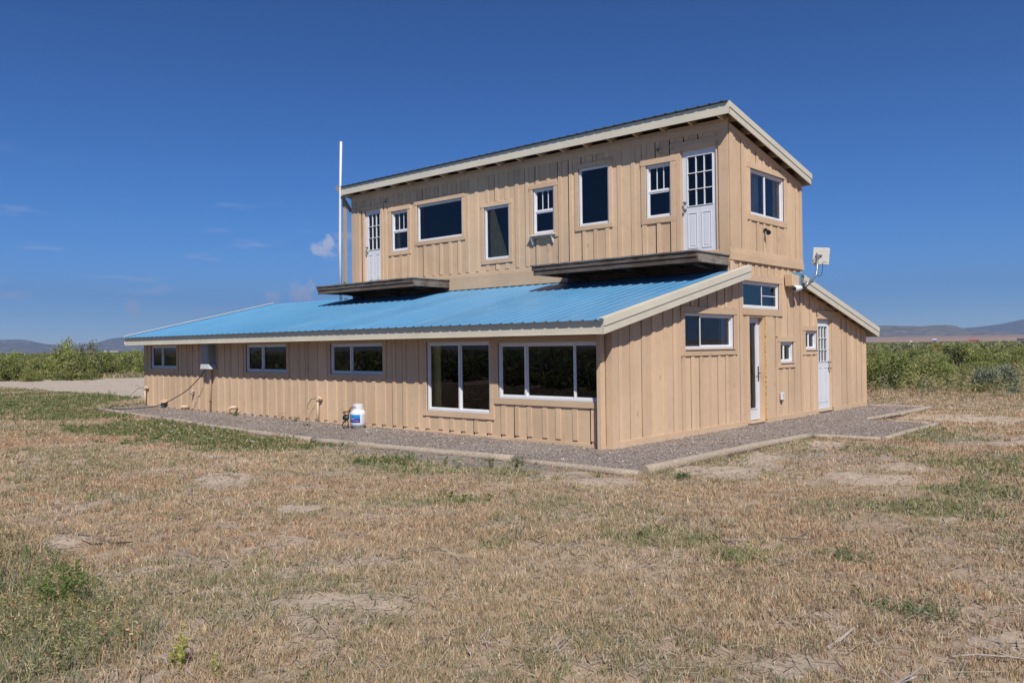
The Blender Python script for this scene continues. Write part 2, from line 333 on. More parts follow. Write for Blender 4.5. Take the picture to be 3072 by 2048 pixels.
RUST=[(3.6,-3.6,1.0,.7),(4.6,-3.4,.8,.5),(-3,-6.0,1.4,.7),(1.0,-6.9,.8,.4),(-9,-4.6,2.5,1.2),(3.4,-2.2,.9,.5),(5.4,-4.6,.4,.25),(2,-5.4,1.1,.6),(-.4,-4.2,1.5,.6)]
def zones(x,y):
    g=ell(x,y,GR); f=ell(x,y,FG); d=ell(x,y,DI); ru=ell(x,y,RUST)
    n1=fbm(x,y,2.6,1); n2=fbm(x,y,.9,5); n3=vn(x,y,.28,9); n4=vn(x,y,.11,13)
    g=sst(g+(n2-.5)*.8+(n3-.5)*.4,.30,.55)
    f=sst(f+(n2-.5)*.6+(n3-.5)*.3,.22,.5)
    d=sst(d+(n2-.5)*.75+(n3-.5)*.35,.40,.62); d=np.maximum(d,sst(n2+(n3-.5)*.35+(n1-.5)*.35,.735,.82)*.7)
    # bare yard and track left of the house
    yard=sst(y-(.9+.5*(vn(x,y,3,21)-.5)+.035*np.clip(-x-17,0,30)+(n2-.5)*1.6),0,.7)*(x<-15.9)*sst((5.4+(x+45.4)*.87)-(y-1.2*(n1-.5)),-40,-38)
    edge=sst((x+46.5)-(y-5.4)*1.13+(n1-.5)*4,0,2.0)
    yard=yard*edge
    d=np.maximum(d*(1-f)*(1-g*.8),yard)
    # pale strip outside the side logs, gravel spilt outside the front ones
    spill=sst(1.0-np.hypot((x+1.6)/2.9,(y+2.1)/.75)+(n3-.5)*.6,0,.5)+sst(1-np.hypot((x-2.9)/1.0,(y-1.6)/2.4)+(n2-.5)*.8,0,.6)*.5+sst(1-np.hypot((x-3.6)/1.1,(y-4.6)/1.6)+(n2-.5)*.8,0,.6)*.4
    return g,f,d,ru,n1,n2,n3,n4,np.clip(spill,0,1),yard
def axis_coords(lo,hi,step,far,k=1.16):
    c=list(np.arange(lo,hi,step)); s=step; a=c[0]; b=c[-1]; L_=[];R_=[]
    while a>-far: s*=k; a-=s; L_.append(a)
    s=step
    while b<far: s*=k; b+=s; R_.append(b)
    return np.array(L_[::-1]+c+R_)
gx=axis_coords(-20,11,.10,11000); gy=axis_coords(-10.6,13,.10,11000)
X,Y=np.meshgrid(gx,gy); x=X.ravel(); y=Y.ravel()
rr=np.hypot(x-CAM.x,y-CAM.y)
g,f,d,ru,n1,n2,n3,n4,spill,yard=zones(x,y)
z=gh(x,y); near=1-sst(rr,25,60); mound=np.exp(-((x+.05)**2+(y+7.75)**2)/.09)*.07
z=z+near*((n2-.5)*.05+(n3-.5)*.035+(n4-.5)*.02*(1-yard*.8))+mound
inside=(x>-15.7)&(x<0.03)&(y>0)&(y<11.1); gm=inpoly(x,y,GRAVEL)|inside
z=np.where(gm,gh(x,y)-.03,z)
dirt=np.array([.54,.43,.335]); pale=np.array([.58,.47,.37]); lit=np.array([.48,.37,.27]); grn=np.array([.115,.13,.05]); grav=np.array([.30,.26,.24])
def lerp(a,b_,k): return a*(1-k[:,None])+b_*k[:,None]
col=lerp(np.tile(lit,(len(x),1)),np.tile(np.array([.41,.29,.20]),(len(x),1)),ru*.6)
col=lerp(col,dirt,sst(n2,.45,.65)*.6); col=lerp(col,grn*1.5,np.maximum(g,f)*.75); col=lerp(col,pale,d*.9); col=lerp(col,np.array([.55,.465,.385]),yard*.9); col=lerp(col,grav,spill*.8)
scr=sst(rr,32,60)*(1-yard); col=lerp(col,np.array([.17,.16,.085]),scr*.8)
col=lerp(col,np.array([.42,.29,.215]),sst(rr,650,1100)); 
col*=(.9+.2*fbm(x,y,60,31))[:,None]; col*=(.94+.12*n4)[:,None]
col=lerp(col,np.array([.30,.20,.15]),sst(fbm(x,y*1.0,500,41),.48,.6)*sst(rr,900,1500)*.45)
nx,ny=len(gx),len(gy); I=np.arange(nx*ny).reshape(ny,nx)
F=np.stack([I[:-1,:-1],I[:-1,1:],I[1:,1:],I[1:,:-1]],-1).reshape(-1,4)
raw_mesh('ground',np.stack([x,y,z],1),F,M['ground'],col,kind='structure',smooth=True)

# gravel apron round the house: bed plus loose stones
mb=MB(); bedx=np.arange(-16,3,.12); V=[];
bx,by=np.meshgrid(np.arange(-16.2,3.1,.11),np.arange(-2.4,11.8,.11)); sh=bx.shape; bxr,byr=bx.ravel(),by.ravel()
bz=gh(bxr,byr)+.012+.028*fbm(bxr,byr,.45,61)
ok=(inpoly(bxr,byr,GRAVEL)|((bxr>-15.9)&(bxr<.06)&(byr>-.1)&(byr<11.2))).reshape(sh)
I=np.arange(bxr.size).reshape(sh); q=ok[:-1,:-1]&ok[1:,:-1]&ok[:-1,1:]&ok[1:,1:]&~((bx[:-1,:-1]<-.3)&(by[:-1,:-1]>.4))
F=np.stack([I[:-1,:-1],I[:-1,1:],I[1:,1:],I[1:,:-1]],-1)[q]
o=raw_mesh('gravel_bed',np.stack([bxr,byr,bz],1),F,M['gravel'],None,kind='structure',smooth=True)
def stones(n,name,maskf,xr,yr,smin,smax,zoff):
    px=rng.uniform(*xr,n); py=rng.uniform(*yr,n); k=maskf(px,py); px,py=px[k],py[k]; n=len(px)
    s=rng.uniform(smin,smax,n)*rng.choice([1,1,1,1.6],n); base=np.array([[1,0,0],[0,1,0],[-1,0,0],[0,-1,0],[0,0,.75],[0,0,-.6]])
    v=base[None]*s[:,None,None]*rng.uniform(.6,1.2,(n,6,1)); a=rng.uniform(0,6.28,n); ca,sa=np.cos(a),np.sin(a)
    vx=v[:,:,0]*ca[:,None]-v[:,:,1]*sa[:,None]; vy=v[:,:,0]*sa[:,None]+v[:,:,1]*ca[:,None]; tz=rng.uniform(-.5,.5,n)
    vz=v[:,:,2]+tz[:,None]*vx
    V=np.stack([vx+px[:,None],vy+py[:,None],vz+(gh(px,py)+zoff)[:,None]],-1).reshape(-1,3)
    fb=np.array([[0,1,4],[1,2,4],[2,3,4],[3,0,4],[1,0,5],[2,1,5],[3,2,5],[0,3,5]]); F=(fb[None]+6*np.arange(n)[:,None,None]).reshape(-1,3)
    pal=np.array([[.20,.165,.145],[.31,.255,.225],[.39,.32,.28],[.48,.41,.365],[.68,.63,.57],[.29,.21,.18]]); c=pal[rng.choice(6,n,p=[.22,.28,.24,.15,.04,.07])]*rng.uniform(.85,1.15,(n,1))
    return tag(raw_mesh(name,V,F,M['stone'],np.repeat(c,6,0)),'grey and pink crushed stone lying '+('round the house inside the log edging' if zoff>.02 else 'spilt outside the log edging'),'gravel',kind='stuff')
ins=lambda a,b_: inpoly(a,b_,GRAVEL)&~((a<-.02)&(b_>.02))
stones(120000,'loose_gravel',ins,(-16,3),(-2.4,11.6),.006,.014,.033)
stones(26000,'spilt_gravel',lambda a,b_:(~inpoly(a,b_,GRAVEL))&(rng.random(len(a))<zones(a,b_)[8])&~((a<0)&(b_>-.2)),(-5.5,5),(-3.2,7),.005,.012,.004)

# hills round the valley: heights follow the skyline by bearing
def skyline(pts,dist,base,name,label,seed,rough,col_kind='hill'):
    az=[];hh=[]
    for u,v in pts:
        dd=pxdir(u,v); az.append(math.atan2(dd.x,dd.y)); hh.append(dd.z/math.hypot(dd.x,dd.y)*dist+CAM.z)
    az=np.array(az); hh=np.array(hh); o=np.argsort(az); az=az[o];hh=hh[o]
    A=np.linspace(az[0],az[-1],max(60,int((az[-1]-az[0])*dist/28))); H=np.interp(A,az,hh)
    rad=np.linspace(-1,1.6,44); RR=dist+rad*base
    AA,RD=np.meshgrid(A,RR); HH=np.interp(AA,az,hh); px=CAM.x+np.sin(AA)*RD; py=CAM.y+np.cos(AA)*RD
    prof=np.clip(1-np.abs((RD-dist)/base),0,1)**1.15*(RD<=dist)+np.clip(1-((RD-dist)/(base*1.6)),0,1)*(RD>dist)
    gz=gh(px,py); n=1-2*np.abs(fbm(px,py,base*.55,seed,5)-.5); rough_=rough*(n-.75)*4
    zz=gz-6+(HH-gz+6)*np.clip(prof*(1+rough_*(1-prof*.75)),0,1.03)
    ends=np.clip(np.minimum(AA-A[0],A[-1]-AA)/.02,0,1); zz=gz-6+(zz-gz+6)*ends
    I=np.arange(AA.size).reshape(AA.shape); F=np.stack([I[:-1,:-1],I[:-1,1:],I[1:,1:],I[1:,:-1]],-1).reshape(-1,4)
    return raw_mesh(name,np.stack([px.ravel(),py.ravel(),zz.ravel()],1),F,M['hill'],None,kind='structure',smooth=True)
skyline([(2450,1002),(2560,985),(2640,977),(2700,978.5),(2735,978),(2757,980.5),(2775,979),(2800,976.5),(2842,975),(2868,978),(2880,983),(2900,989),(2920,990.5),(2945,989),(2975,994),(3030,997),(3072,1000),(3200,996),(3500,1004)],5200,700,'hills',None,51,.30)
skyline([(2780,1000),(2890,984),(2950,979),(3000,972),(3040,964),(3072,958),(3150,940),(3400,915),(3900,990)],9000,1500,'mountain',None,57,.12)
skyline([(-700,1040),(-300,1000),(-80,1022),(0,1019),(45,1018),(80,1019),(120,1028),(150,1032),(200,1036),(280,1030),(330,1016),(365,1012),(420,1015),(700,1010),(1100,1016),(1500,1008),(1900,1005),(2200,985),(2420,1003),(2480,1008)],7600,1200,'mountain',None,63,.15)

# ------------------------------------------------------------------ house
T0,T1,TX=3.902,7.21,-11.40; LX=-15.71; WY=11.09
FAC=lambda u,v,w:(u,-w,v)           # long facade  (u=x, v=z, w=outward)
TFR=lambda u,v,w:(u,T0-w,v)         # upper storey front
GAB=lambda u,v,w:(w,u,v)            # gable wall / upper storey side  (u=y)
house=empty('house',(-7.8,5.5,.03),'two storey tan board and batten house with blue metal lean-to roof and dark decks','house')
def wall(name,M3,u0,u1,zb,zt,holes,clears,skirt=.14,frieze=0,sp=.315,off=.11,battens=True,seed=1):
    """board strips with cut openings; battens stop at the trim boards"""
    rn=random.Random(seed); mb=MB(); cs=[]; u=u0+off
    while u<u1-.04: cs.append(u+rn.uniform(-.022,.022)); u+=sp*rn.uniform(.93,1.07)
    gw=.030 if M3 in (FAC,TFR) else .011; gaps=[(c-.049-gw*rn.uniform(.65,1),c-.046) for c in cs if rn.random()<.75]
    edges=[u0]+cs+[u1]; bid=[rn.random() for _ in edges]
    cuts=sorted(set([round(e,4) for e in edges]+[e for h in holes for e in (h[0],h[1]) if u0<e<u1]+[e for g_ in gaps for e in g_ if u0+.05<g_[0]<u1-.05]))
    for a,b in zip(cuts[:-1],cuts[1:]):
        m=(a+b)/2
        if any(g_[0]<m<g_[1] for g_ in gaps) and b-a<.05: continue
        segs=[(zb(m) if callable(zb) else zb,None)]
        hs=sorted([h for h in holes if h[0]<=m<=h[1]],key=lambda h:h[2]); lo=zb; r=bid[sum(1 for e in edges if e<=m)-1]
        for h in hs:
            if h[2]>lo: mb.add([M3(a,lo,0),M3(b,lo,0),M3(b,h[2],0),M3(a,h[2],0)],[(0,1,2,3)],r)
            lo=h[3]
        if zt(a)>lo or zt(b)>lo: mb.add([M3(a,lo,0),M3(b,lo,0),M3(b,max(lo,zt(b)),0),M3(a,max(lo,zt(a)),0)],[(0,1,2,3)],r)
    if battens:
        for c in cs:
            w=rn.uniform(.044,.054); top=zt(c)-frieze; lo=zb+skirt; r=rn.random(); th=rn.uniform(.015,.019)
            blk=sorted([h for h in clears if h[0]<c+w*.6 and h[1]>c-w*.6],key=lambda h:h[2]); segs=[]
            for h in blk:
                if h[2]>lo+.03: segs.append((lo,h[2]-.002))
                lo=max(lo,h[3]+.002)
            if top>lo+.03: segs.append((lo,top))
            for z0,z1 in segs:
                j=rn.uniform(-.005,.005); sk=0 if frieze==0 else 0
                vs=[M3(c-w,z0,0),M3(c+w,z0,0),M3(c+w,z0,th),M3(c-w,z0,th),M3(c-w+j,z1,0),M3(c+w+j,z1,0),M3(c+w+j,z1,th),M3(c-w+j,z1,th)]
                if z1==top:
                    for i,uu in ((4,c-w),(5,c+w),(6,c+w),(7,c-w)): vs[i]=M3(uu+j,zt(uu)-frieze,th if i>5 else 0)
                mb.hexa(vs,r)
    return mb
def slopebox(mb,M3,u0,u1,f0,f1,w0,w1,r=None):
    """board whose lower/upper edges follow f0(u), f1(u)"""
    return mb.hexa([M3(u0,f0(u0),w0),M3(u1,f0(u1),w0),M3(u1,f0(u1),w1),M3(u0,f0(u0),w1),M3(u0,f1(u0),w0),M3(u1,f1(u1),w0),M3(u1,f1(u1),w1),M3(u0,f1(u0),w1)],r)
# roof planes
RF=lambda y:2.0+.226*(y+.48)                 # front lean-to, top of sheet
RR_=lambda y:1.969+.229*(11.416-y)           # rear lean-to
RT=lambda y:6.06-.212*(y-3.60)               # upper roof

def window(M3,rect,parts=('v',.5),trim=(1,1,1,1),tw=.095,rec=-.012,depth=.09,mat='white',muntin=None,curtain=None,panes=None,header=None,label=None,sash=True,mt='trimH',sill=False,screen=None):
    u0,u1,z0,z1=rect; cu=(u0+u1)/2
    A=MB(); fwid=.045; f1=rec; f0=rec-depth
    A.box((u0,z0,f0),(u1,z0+fwid,f1),M3); A.box((u0,z1-fwid,f0),(u1,z1,f1),M3); A.box((u0,z0+fwid,f0),(u0+fwid,z1-fwid,f1),M3); A.box((u1-fwid,z0+fwid,f0),(u1,z1-fwid,f1),M3)
    lights=[]  # (u0,u1,z0,z1)
    iu0,iu1,iz0,iz1=u0+fwid,u1-fwid,z0+fwid,z1-fwid
    if parts[0]=='v':
        xs=[iu0]+[u0+(u1-u0)*k for k in parts[1:]]+[iu1]
        for i,(a,b) in enumerate(zip(xs[:-1],xs[1:])):
            a2=a+(.012 if i else 0); b2=b-(.012 if i<len(xs)-2 else 0); lights.append((a2,b2,iz0,iz1))
        for k in parts[1:]: c=u0+(u1-u0)*k; A.box((c-.012,iz0,f0+.01),(c+.012,iz1,f1-.012),M3)
    elif parts[0]=='h':
        c=z0+(z1-z0)*parts[1]; lights=[(iu0,iu1,iz0,c-.018),(iu0,iu1,c+.018,iz1)]; A.box((iu0,c-.018,f0+.01),(iu1,c+.018,f1-.012),M3)
    else: lights=[(iu0,iu1,iz0,iz1)]
    w=A.build('window',M[mat],house,bevel=.003); 
    if label: w['label']=label
    for i,(a,b,c,d) in enumerate(lights):
        S=MB(); sw=.022 if sash else .012; q1=f1-.02-(.022 if i%2 else 0); q0=q1-.025
        S.box((a,c,q0),(b,c+sw,q1),M3); S.box((a,d-sw,q0),(b,d,q1),M3); S.box((a,c+sw,q0),(a+sw,d-sw,q1),M3); S.box((b-sw,c+sw,q0),(b,d-sw,q1),M3)
        if muntin and muntin[0]==i:
            for k in muntin[1]: e=a+(b-a)*k; S.box((e-.009,c+sw,q0+.006),(e+.009,d-sw,q1-.003),M3)
            for k in muntin[2]: e=c+(d-c)*k; S.box((a+sw,e-.009,q0+.007),(b-sw,e+.009,q1-.004),M3)
        S.build('sash',M['screen' if screen==i else mat],w)
        G=MB(); wq=(q0+q1)/2; G.add(oriented(M3,a+sw,b-sw,c+sw,d-sw,wq),[(0,1,2,3)]); G.build('pane',M['glass'],w)
    if curtain:
        for (a,b,kind,skew) in curtain:
            K=MB(); n=14; ua=u0+(u1-u0)*a; ub=u0+(u1-u0)*b; vs=[]
            for i in range(n+1):
                t=i/n; uu=ua+(ub-ua)*t; wv=f0-.05-.012*math.sin(i*2.3); ut=ua+(ub-ua)*(t*(1-skew))
                vs+=[M3(uu,z0+.02,wv),M3(ut,z1-.02,wv)]
            K.add(vs,[(2*i,2*i+2,2*i+3,2*i+1) for i in range(n)]); K.build('curtain',M[kind],w,smooth=True)  # the teal one is an added sheet for the glass's sky tint
    B=MB(); l,r_,b_,t_=trim; th=.026
    if b_: B.box((u0-(tw if l else 0),z0-tw,0),(u1+(tw if r_ else 0),z0,th),M3)
    if t_: B.box((u0-(tw*1.05 if l else 0),z1,0),(u1+(tw*1.05 if r_ else 0),z1+tw,th+.004),M3)
    if l: B.box((u0-tw,z0,0),(u0,z1,th-.003),M3)
    if r_: B.box((u1,z0,0),(u1+tw,z1,th-.003),M3)
    if sill: B.box((u0,z0-.018,th),(u1,z0-.002,th+.02),M3)
    B.build('window_trim',M[mt],w,bevel=.002)
    return w
def grow(r,l,rr2,b,t): return (r[0]-l,r[1]+rr2,r[2]-b,r[3]+t)
def door(M3,rect,slab,gl,grid,rec=-.05,panels=True,knob='right',tw=.1,header=.1,trim=(1,1),label=None,mt='trimH',handle='knob'):
    """slab rect, glass rect inside it"""
    u0,u1,z0,z1=slab; a,b,c,d=gl; A=MB(); f1=rec; f0=rec-.045
    A.box((u0,z0,f0),(u1,c,f1),M3); A.box((u0,d,f0),(u1,z1,f1),M3); A.box((u0,c,f0),(a,d,f1),M3); A.box((b,c,f0),(u1,d,f1),M3)
    e=.016
    for q in ((a-e,b+e,c-e,c),(a-e,b+e,d,d+e),(a-e,a,c,d),(b,b+e,c,d)): A.box((q[0],q[2],f1),(q[1],q[3],f1+.012),M3)
    if panels:
        W_=(u1-u0); zc=z0+.16; zd=c-.13
        for pa,pb in ((u0+W_*.15,u0+W_*.44),(u0+W_*.56,u0+W_*.85)):
            for q in ((pa,pb,zc,zc+.022),(pa,pb,zd-.022,zd),(pa,pa+.022,zc+.022,zd-.022),(pb-.022,pb,zc+.022,zd-.022)): A.box((q[0],q[2],f1),(q[1],q[3],f1+.009),M3)
            A.box((pa+.05,zc+.05,f1),(pb-.05,zd-.05,f1+.005),M3)
    dr=A.build('door',M['door'],house,bevel=.002)
    if label: dr['label']=label
    if grid:
        S=MB(); nu,nv=grid
        for i in range(1,nu): e_=a+(b-a)*i/nu; S.box((e_-.008,c,f0+.012),(e_+.008,d,f1+.005),M3)
        for i in range(1,nv): e_=c+(d-c)*i/nv; S.box((a,e_-.008,f0+.013),(b,e_+.008,f1+.004),M3)
        S.build('door_muntins',M['white'],dr)
    G=MB(); wq=f0+.02; G.add(oriented(M3,a,b,c,d,wq),[(0,1,2,3)]); G.build('pane',M['glass'],dr)
    H=MB(); hu=(u1-.06) if knob=='right' else (u0+.06); hz=z0+.92
    if handle=='knob':
        for zz_,rr2,hn in ((hz,.03,'handle'),(hz+.14,.024,'deadbolt')):
            H=MB(); H.tube([M3(hu,zz_,f1),M3(hu,zz_,f1+.012)],rr2*1.1,14); H.tube([M3(hu,zz_,f1+.012),M3(hu,zz_,f1+.035),M3(hu,zz_,f1+.05),M3(hu,zz_,f1+.066)],[.010,.012,rr2,rr2*.8],14); H.build(hn,M['steel'],dr)
    else:
        H.box((hu-.018,hz-.16,f1),(hu+.018,hz+.14,f1+.012),M3); s_=-1 if knob=='right' else 1
        H.tube([M3(hu,hz,f1+.01),M3(hu,hz,f1+.05),M3(hu+s_*.03,hz+.004,f1+.055),M3(hu+s_*.12,hz,f1+.05)],[.012,.011,.010,.008],10); H.build('handle',M['darksteel'],dr)
    # jambs lining the opening
    o0,o1,p0,p1=rect; J=MB()
    J.box((o0,p0,rec-.06),(o0+.012,p1,.004),M3); J.box((o1-.012,p0,rec-.06),(o1,p1,.004),M3); J.box((o0+.012,p1-.014,rec-.06),(o1-.012,p1,.003),M3)
    J.box((o0+.012,p0-.03,rec-.06),(o1-.012,p0,.03),M3)
    if trim[0]: J.box((o0-tw,p0-.02,0),(o0,p1,.025),M3)
    if trim[1]: J.box((o1,p0-.02,0),(o1+tw,p1,.025),M3)
    if header: J.box((o0-(tw if trim[0] else 0)-.01,p1,0),(o1+(tw if trim[1] else 0)+.01,p1+header,.030),M3)
    J.build('door_frame',M[mt],dr,bevel=.002)
    return dr

# --- long facade
FW=[(-15.27,-13.80,1.15,1.76),(-10.40,-8.72,1.10,1.74),(-7.11,-5.40,1.09,1.72),(-4.15,-2.54,.45,1.71),(-2.35,-.215,.73,1.68)]
ztF=lambda u:1.90
clr=[grow(r,.12,.12,.12,.5) for r in FW]
mb=wall('facade',FAC,LX,.03,-.08,ztF,FW,clr,skirt=.20,frieze=.0,seed=3,off=.2)
mb.box((LX,-.08,0),(-.0,.075,.02),FAC)
mb.build('facade_wall',M['siding'],house)
window(FAC,FW[0],('v',.40),label='white slider at the far end of the long wall')
window(FAC,FW[1],('v',.385)); window(FAC,FW[2],('v',.38))
window(FAC,FW[3],('v',.515),curtain=[(0,.13,'curtain',.0)],label='tall two pane white slider')
window(FAC,FW[4],('v',.28,.755),trim=(1,0,1,1),label='wide three pane white window beside the corner post')
C_=MB(); C_.box((-.10,-.05,-.02),(.03,1.86,.022),FAC); C_.box((.0,-.02,.0),(.03,1.86,.022)) if 0 else None
C_.build('corner_board',M['trimV'],house,bevel=.003)
C_=MB(); C_.box((-.173,-.06,.045),(-.094,1.80,.155),FAC); C_.box((-.16,-.06,.0),(-.12,1.80,.045),FAC); C_.build('corner_post',M['trimV'],house,bevel=.003)
# --- gable wall (front lean-to side, middle, rear lean-to side)
uf=lambda y:RF(y)-.16; ur=lambda y:RR_(y)-.16
ztG=lambda y: uf(y) if y<T0 else (3.19 if y<=T1 else ur(y))
GW1=(2.18,4.00,1.53,2.155); TRW=(4.40,6.02,2.30,2.83); GD=(4.62,5.30,.085,2.14); SW1=(6.03,6.70,1.21,1.64); SW2=(7.32,7.98,1.465,1.88); RD=(8.02,8.83,.095,2.15)
H_=[GW1,TRW,GD,SW1,SW2,RD]
CL=[(2.05,4.14,1.40,2.28),(4.30,6.14,2.15,2.97),(4.5,5.33,-.1,2.2),(5.88,6.80,1.09,1.75),(7.18,8.06,1.35,1.99),(7.95,9.36,-.1,2.33)]
mb=wall('gable',GAB,.03,T0,-.08,ztG,[GW1,TRW],CL,frieze=0,seed=5,off=.18)
for a,b,s in ((T0,T1,9),(T1,WY,12)):
    w2=wall('g',GAB,a,b,-.08,ztG,H_,CL,frieze=0,seed=s,off=.1); n=len(mb.v); mb.v+=w2.v; mb.r+=w2.r; mb.f+=[tuple(i+n for i in f_) for f_ in w2.f]
mb.box((.05,-.08,0),(4.5,.13,.026),GAB); mb.box((5.36,-.08,0),(8.0,.12,.026),GAB); mb.box((8.86,-.08,0),(WY,.12,.026),GAB)
mb.build('side_wall',M['siding'],house)
B=MB(); B.box((.0,-.05,0),(.145,1.9,.022),GAB); B.box((8.86,-.02,.0),(9.30,2.22,.024),GAB); B.box((WY-.12,-.05,0),(WY,1.86,.024),GAB)
B.box((5.365,-.02,.0),(5.70,2.15,.022),GAB); B.box((7.97,2.225,.024),(9.34,2.335,.034),GAB)
slopebox(B,GAB,7.75,11.0,lambda y:ur(y)-.06,lambda y:ur(y)-.0,.0,.02)
build_each(B,'trim_board',M['trimV'],house,.002)
window(GAB,GW1,('v',.33),mt='trimY',tw=.12,label='white slider with a dark screen on the left sash',screen=0,curtain=[(.90,1.0,'curtaing',0),(.84,.89,'woodin',0)],sill=True)
window(GAB,TRW,('n',),mt='trimY',tw=.135,trim=(0,1,1,1),muntin=(0,[.56],[]),curtain=[(0,.97,'teal',0)],label='transom window above the narrow glass door')  # added teal sheet behind the glass gives its sky-reflecting tint, not a curtain
B=MB(); B.box((5.33,2.557,-.052),(5.955,2.573,-.034),GAB); B.build('muntin',M['white'],house)
window(GAB,SW1,('v',.40),mt='trimY',tw=.11,label='lower of the two small square windows',sill=True,curtain=[(.0,.35,'curtaing',0)])
window(GAB,SW2,('v',.42),mt='trimY',tw=.11,trim=(1,0,1,1),label='small square window touching the door trim',sill=True,curtain=[(.0,.35,'curtaing',0)])
d1=door(GAB,GD,(4.635,5.285,.10,2.125),(4.74,5.15,.33,2.02),None,rec=-.10,panels=False,handle='lever',knob='right',trim=(1,0),header=0,label='narrow white door with one tall pane and bronze lever',mt='trimY')
Fm=MB()
for i in range(60):
    z0=.1+i*.0338; Fm.box((5.302,z0,-.085+random.uniform(-.006,.004)),(5.302+random.uniform(.045,.062),z0+.036,.014+random.uniform(-.010,.012)),GAB)
Fm.build('foam_seal',M['foam'],d1)
door(GAB,RD,(8.035,8.81,.105,2.13),(8.17,8.68,1.19,1.98),(3,3),rec=-.045,trim=(0,0),header=.075,label='white half glazed door at ground level',mt='trimY')
# --- upper storey front
UW=[(-1.82,-1.235,4.15,5.225),(-3.52,-2.73,4.175,5.42),(-4.81,-4.20,4.125,5.15),(-6.33,-5.54,3.67,4.92),(-8.70,-7.07,4.325,5.265),(-9.72,-9.07,4.16,5.22)]
TD1=(-1.02,-.255,3.30,5.39); TD2=(-10.88,-10.16,3.30,5.39)
CU=[(-1.97,-1.12,4.03,5.33),(-3.62,-2.63,4.08,5.53),(-4.93,-4.10,4.0,5.25),(-6.45,-5.44,3.55,5.03),(-8.81,-6.97,4.22,5.37),(-9.84,-8.97,4.04,5.32),(-1.26,-.0,3.2,5.60),(-11.4,-10.05,3.2,5.50)]
ztU=lambda u:5.80
mb=wall('upper',TFR,TX,0.0,3.0,ztU,UW+[TD1,TD2],CU,skirt=.42,frieze=.13,seed=21,off=.16)
mb.box((TX,5.66,0),(0,5.80,.024),TFR); mb.build('upper_front_wall',M['siding'],house)
B=MB(); B.box((TX+.02,3.01,0),(-.0,3.305,.035),TFR); B.box((TX+.02,3.308,0),(-.0,3.40,.022),TFR); build_each(B,'ledger_board',M['trimH'],house,.003)
B=MB(); B.box((-.20,3.3,0),(.0,5.66,.026),TFR); B.box((TX,3.3,0),(TX+.20,5.66,.026),TFR); B.box((TX+.22,3.3,0),(TX+.34,5.5,.022),TFR); B.box((-1.245,3.3,0),(-1.13,5.46,.024),TFR); B.box((-1.25,5.47,0),(-.20,5.56,.026),TFR)
for a in (-10.75,-10.5,-10.25): B.box((a,5.49,0),(a+.10,5.66,.02),TFR)
B.box((TX+.36,5.40,.0),(-10.05,5.49,.026),TFR)
build_each(B,'trim_board',M['trimV'],house,.002)
dh=('h',.50)
window(TFR,UW[0],dh,muntin=(1,[.36,.67],[]),tw=.11,label='upper white sash window left of the right hand door')
window(TFR,UW[1],('n',),tw=.095,label='tall dark fixed window',sash=False)
window(TFR,UW[2],dh,muntin=(1,[.36,.67],[]),tw=.10,label='white sash window above a small white shelf')
window(TFR,UW[3],('n',),tw=.10,curtain=[(0,.78,'curtain',.72)],label='tall fixed window with an olive curtain',sash=False)
window(TFR,UW[4],('n',),tw=.10,curtain=[(0,.045,'woodin',0)],label='wide dark fixed window',sash=False)
window(TFR,UW[5],dh,muntin=(1,[.36,.67],[]),tw=.11,curtain=[(0,.25,'curtain',0)],label='white sash window next to the left upper door')
door(TFR,TD1,(-1.005,-.27,3.31,5.375),(-.885,-.355,4.30,5.25),(3,3),rec=-.03,knob='left',tw=.10,trim=(1,0),header=.085,label='upper white door over the right deck')
door(TFR,TD2,(-10.865,-10.175,3.31,5.375),(-10.755,-10.27,4.30,5.25),(3,3),rec=-.06,knob='left',tw=.10,trim=(0,1),header=.0,label='upper white door over the left deck')
# --- upper storey side, proud of the wall below
ztS=lambda y:RT(y)-.235
TW=(4.745,6.32,4.135,5.04)
G2=lambda u,v,w:(w+.004,u,v)
mb=wall('us',G2,T0,T1,3.19,ztS,[TW],[(4.62,6.44,4.02,5.16)],skirt=.20,frieze=.10,seed=33,off=.2)
slopebox(mb,G2,T0,T1,lambda y:ztS(y)-.11,ztS,0,.024)
mb.build('upper_side_wall',M['siding'],house)
window(G2,TW,('v',.47),mt='trimY',tw=.115,label='sliding window in the upper side wall',curtain=[(0,.46,'curtaing',0),(.88,1,'curtain',0)])
B=MB(); B.box((T0-.03,3.315,0),(T1+.02,3.42,.028),G2); B.box((T0-.03,3.19,0),(T1+.03,3.312,.042),G2); build_each(B,'band_board',M['trimY'],house,.003)
B=MB(); B.box((T0,3.42,0),(T0+.13,ztS(T0)-.13,.03),G2); B.box((T1-.10,3.42,0),(T1,ztS(T1)-.08,.028),G2); B.box((T0-.02,2.95,.0),(T0+.07,3.19,.03),G2); build_each(B,'corner_board',M['trimV'],house,.003)
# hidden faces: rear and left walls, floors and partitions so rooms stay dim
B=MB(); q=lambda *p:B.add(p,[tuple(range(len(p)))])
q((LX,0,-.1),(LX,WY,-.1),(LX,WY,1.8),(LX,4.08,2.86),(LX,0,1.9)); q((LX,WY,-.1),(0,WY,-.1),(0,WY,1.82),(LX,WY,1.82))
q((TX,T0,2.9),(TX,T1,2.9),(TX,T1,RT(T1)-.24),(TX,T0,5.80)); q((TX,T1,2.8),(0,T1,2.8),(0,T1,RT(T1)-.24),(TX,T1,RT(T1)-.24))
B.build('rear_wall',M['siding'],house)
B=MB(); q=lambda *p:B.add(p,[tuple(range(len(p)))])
q((LX+.05,.1,.05),(-.1,.1,.05),(-.1,WY-.1,.05),(LX+.05,WY-.1,.05)); q((TX+.05,T0+.12,3.25),(-.1,T0+.12,3.25),(-.1,T1-.1,3.25),(TX+.05,T1-.1,3.25))
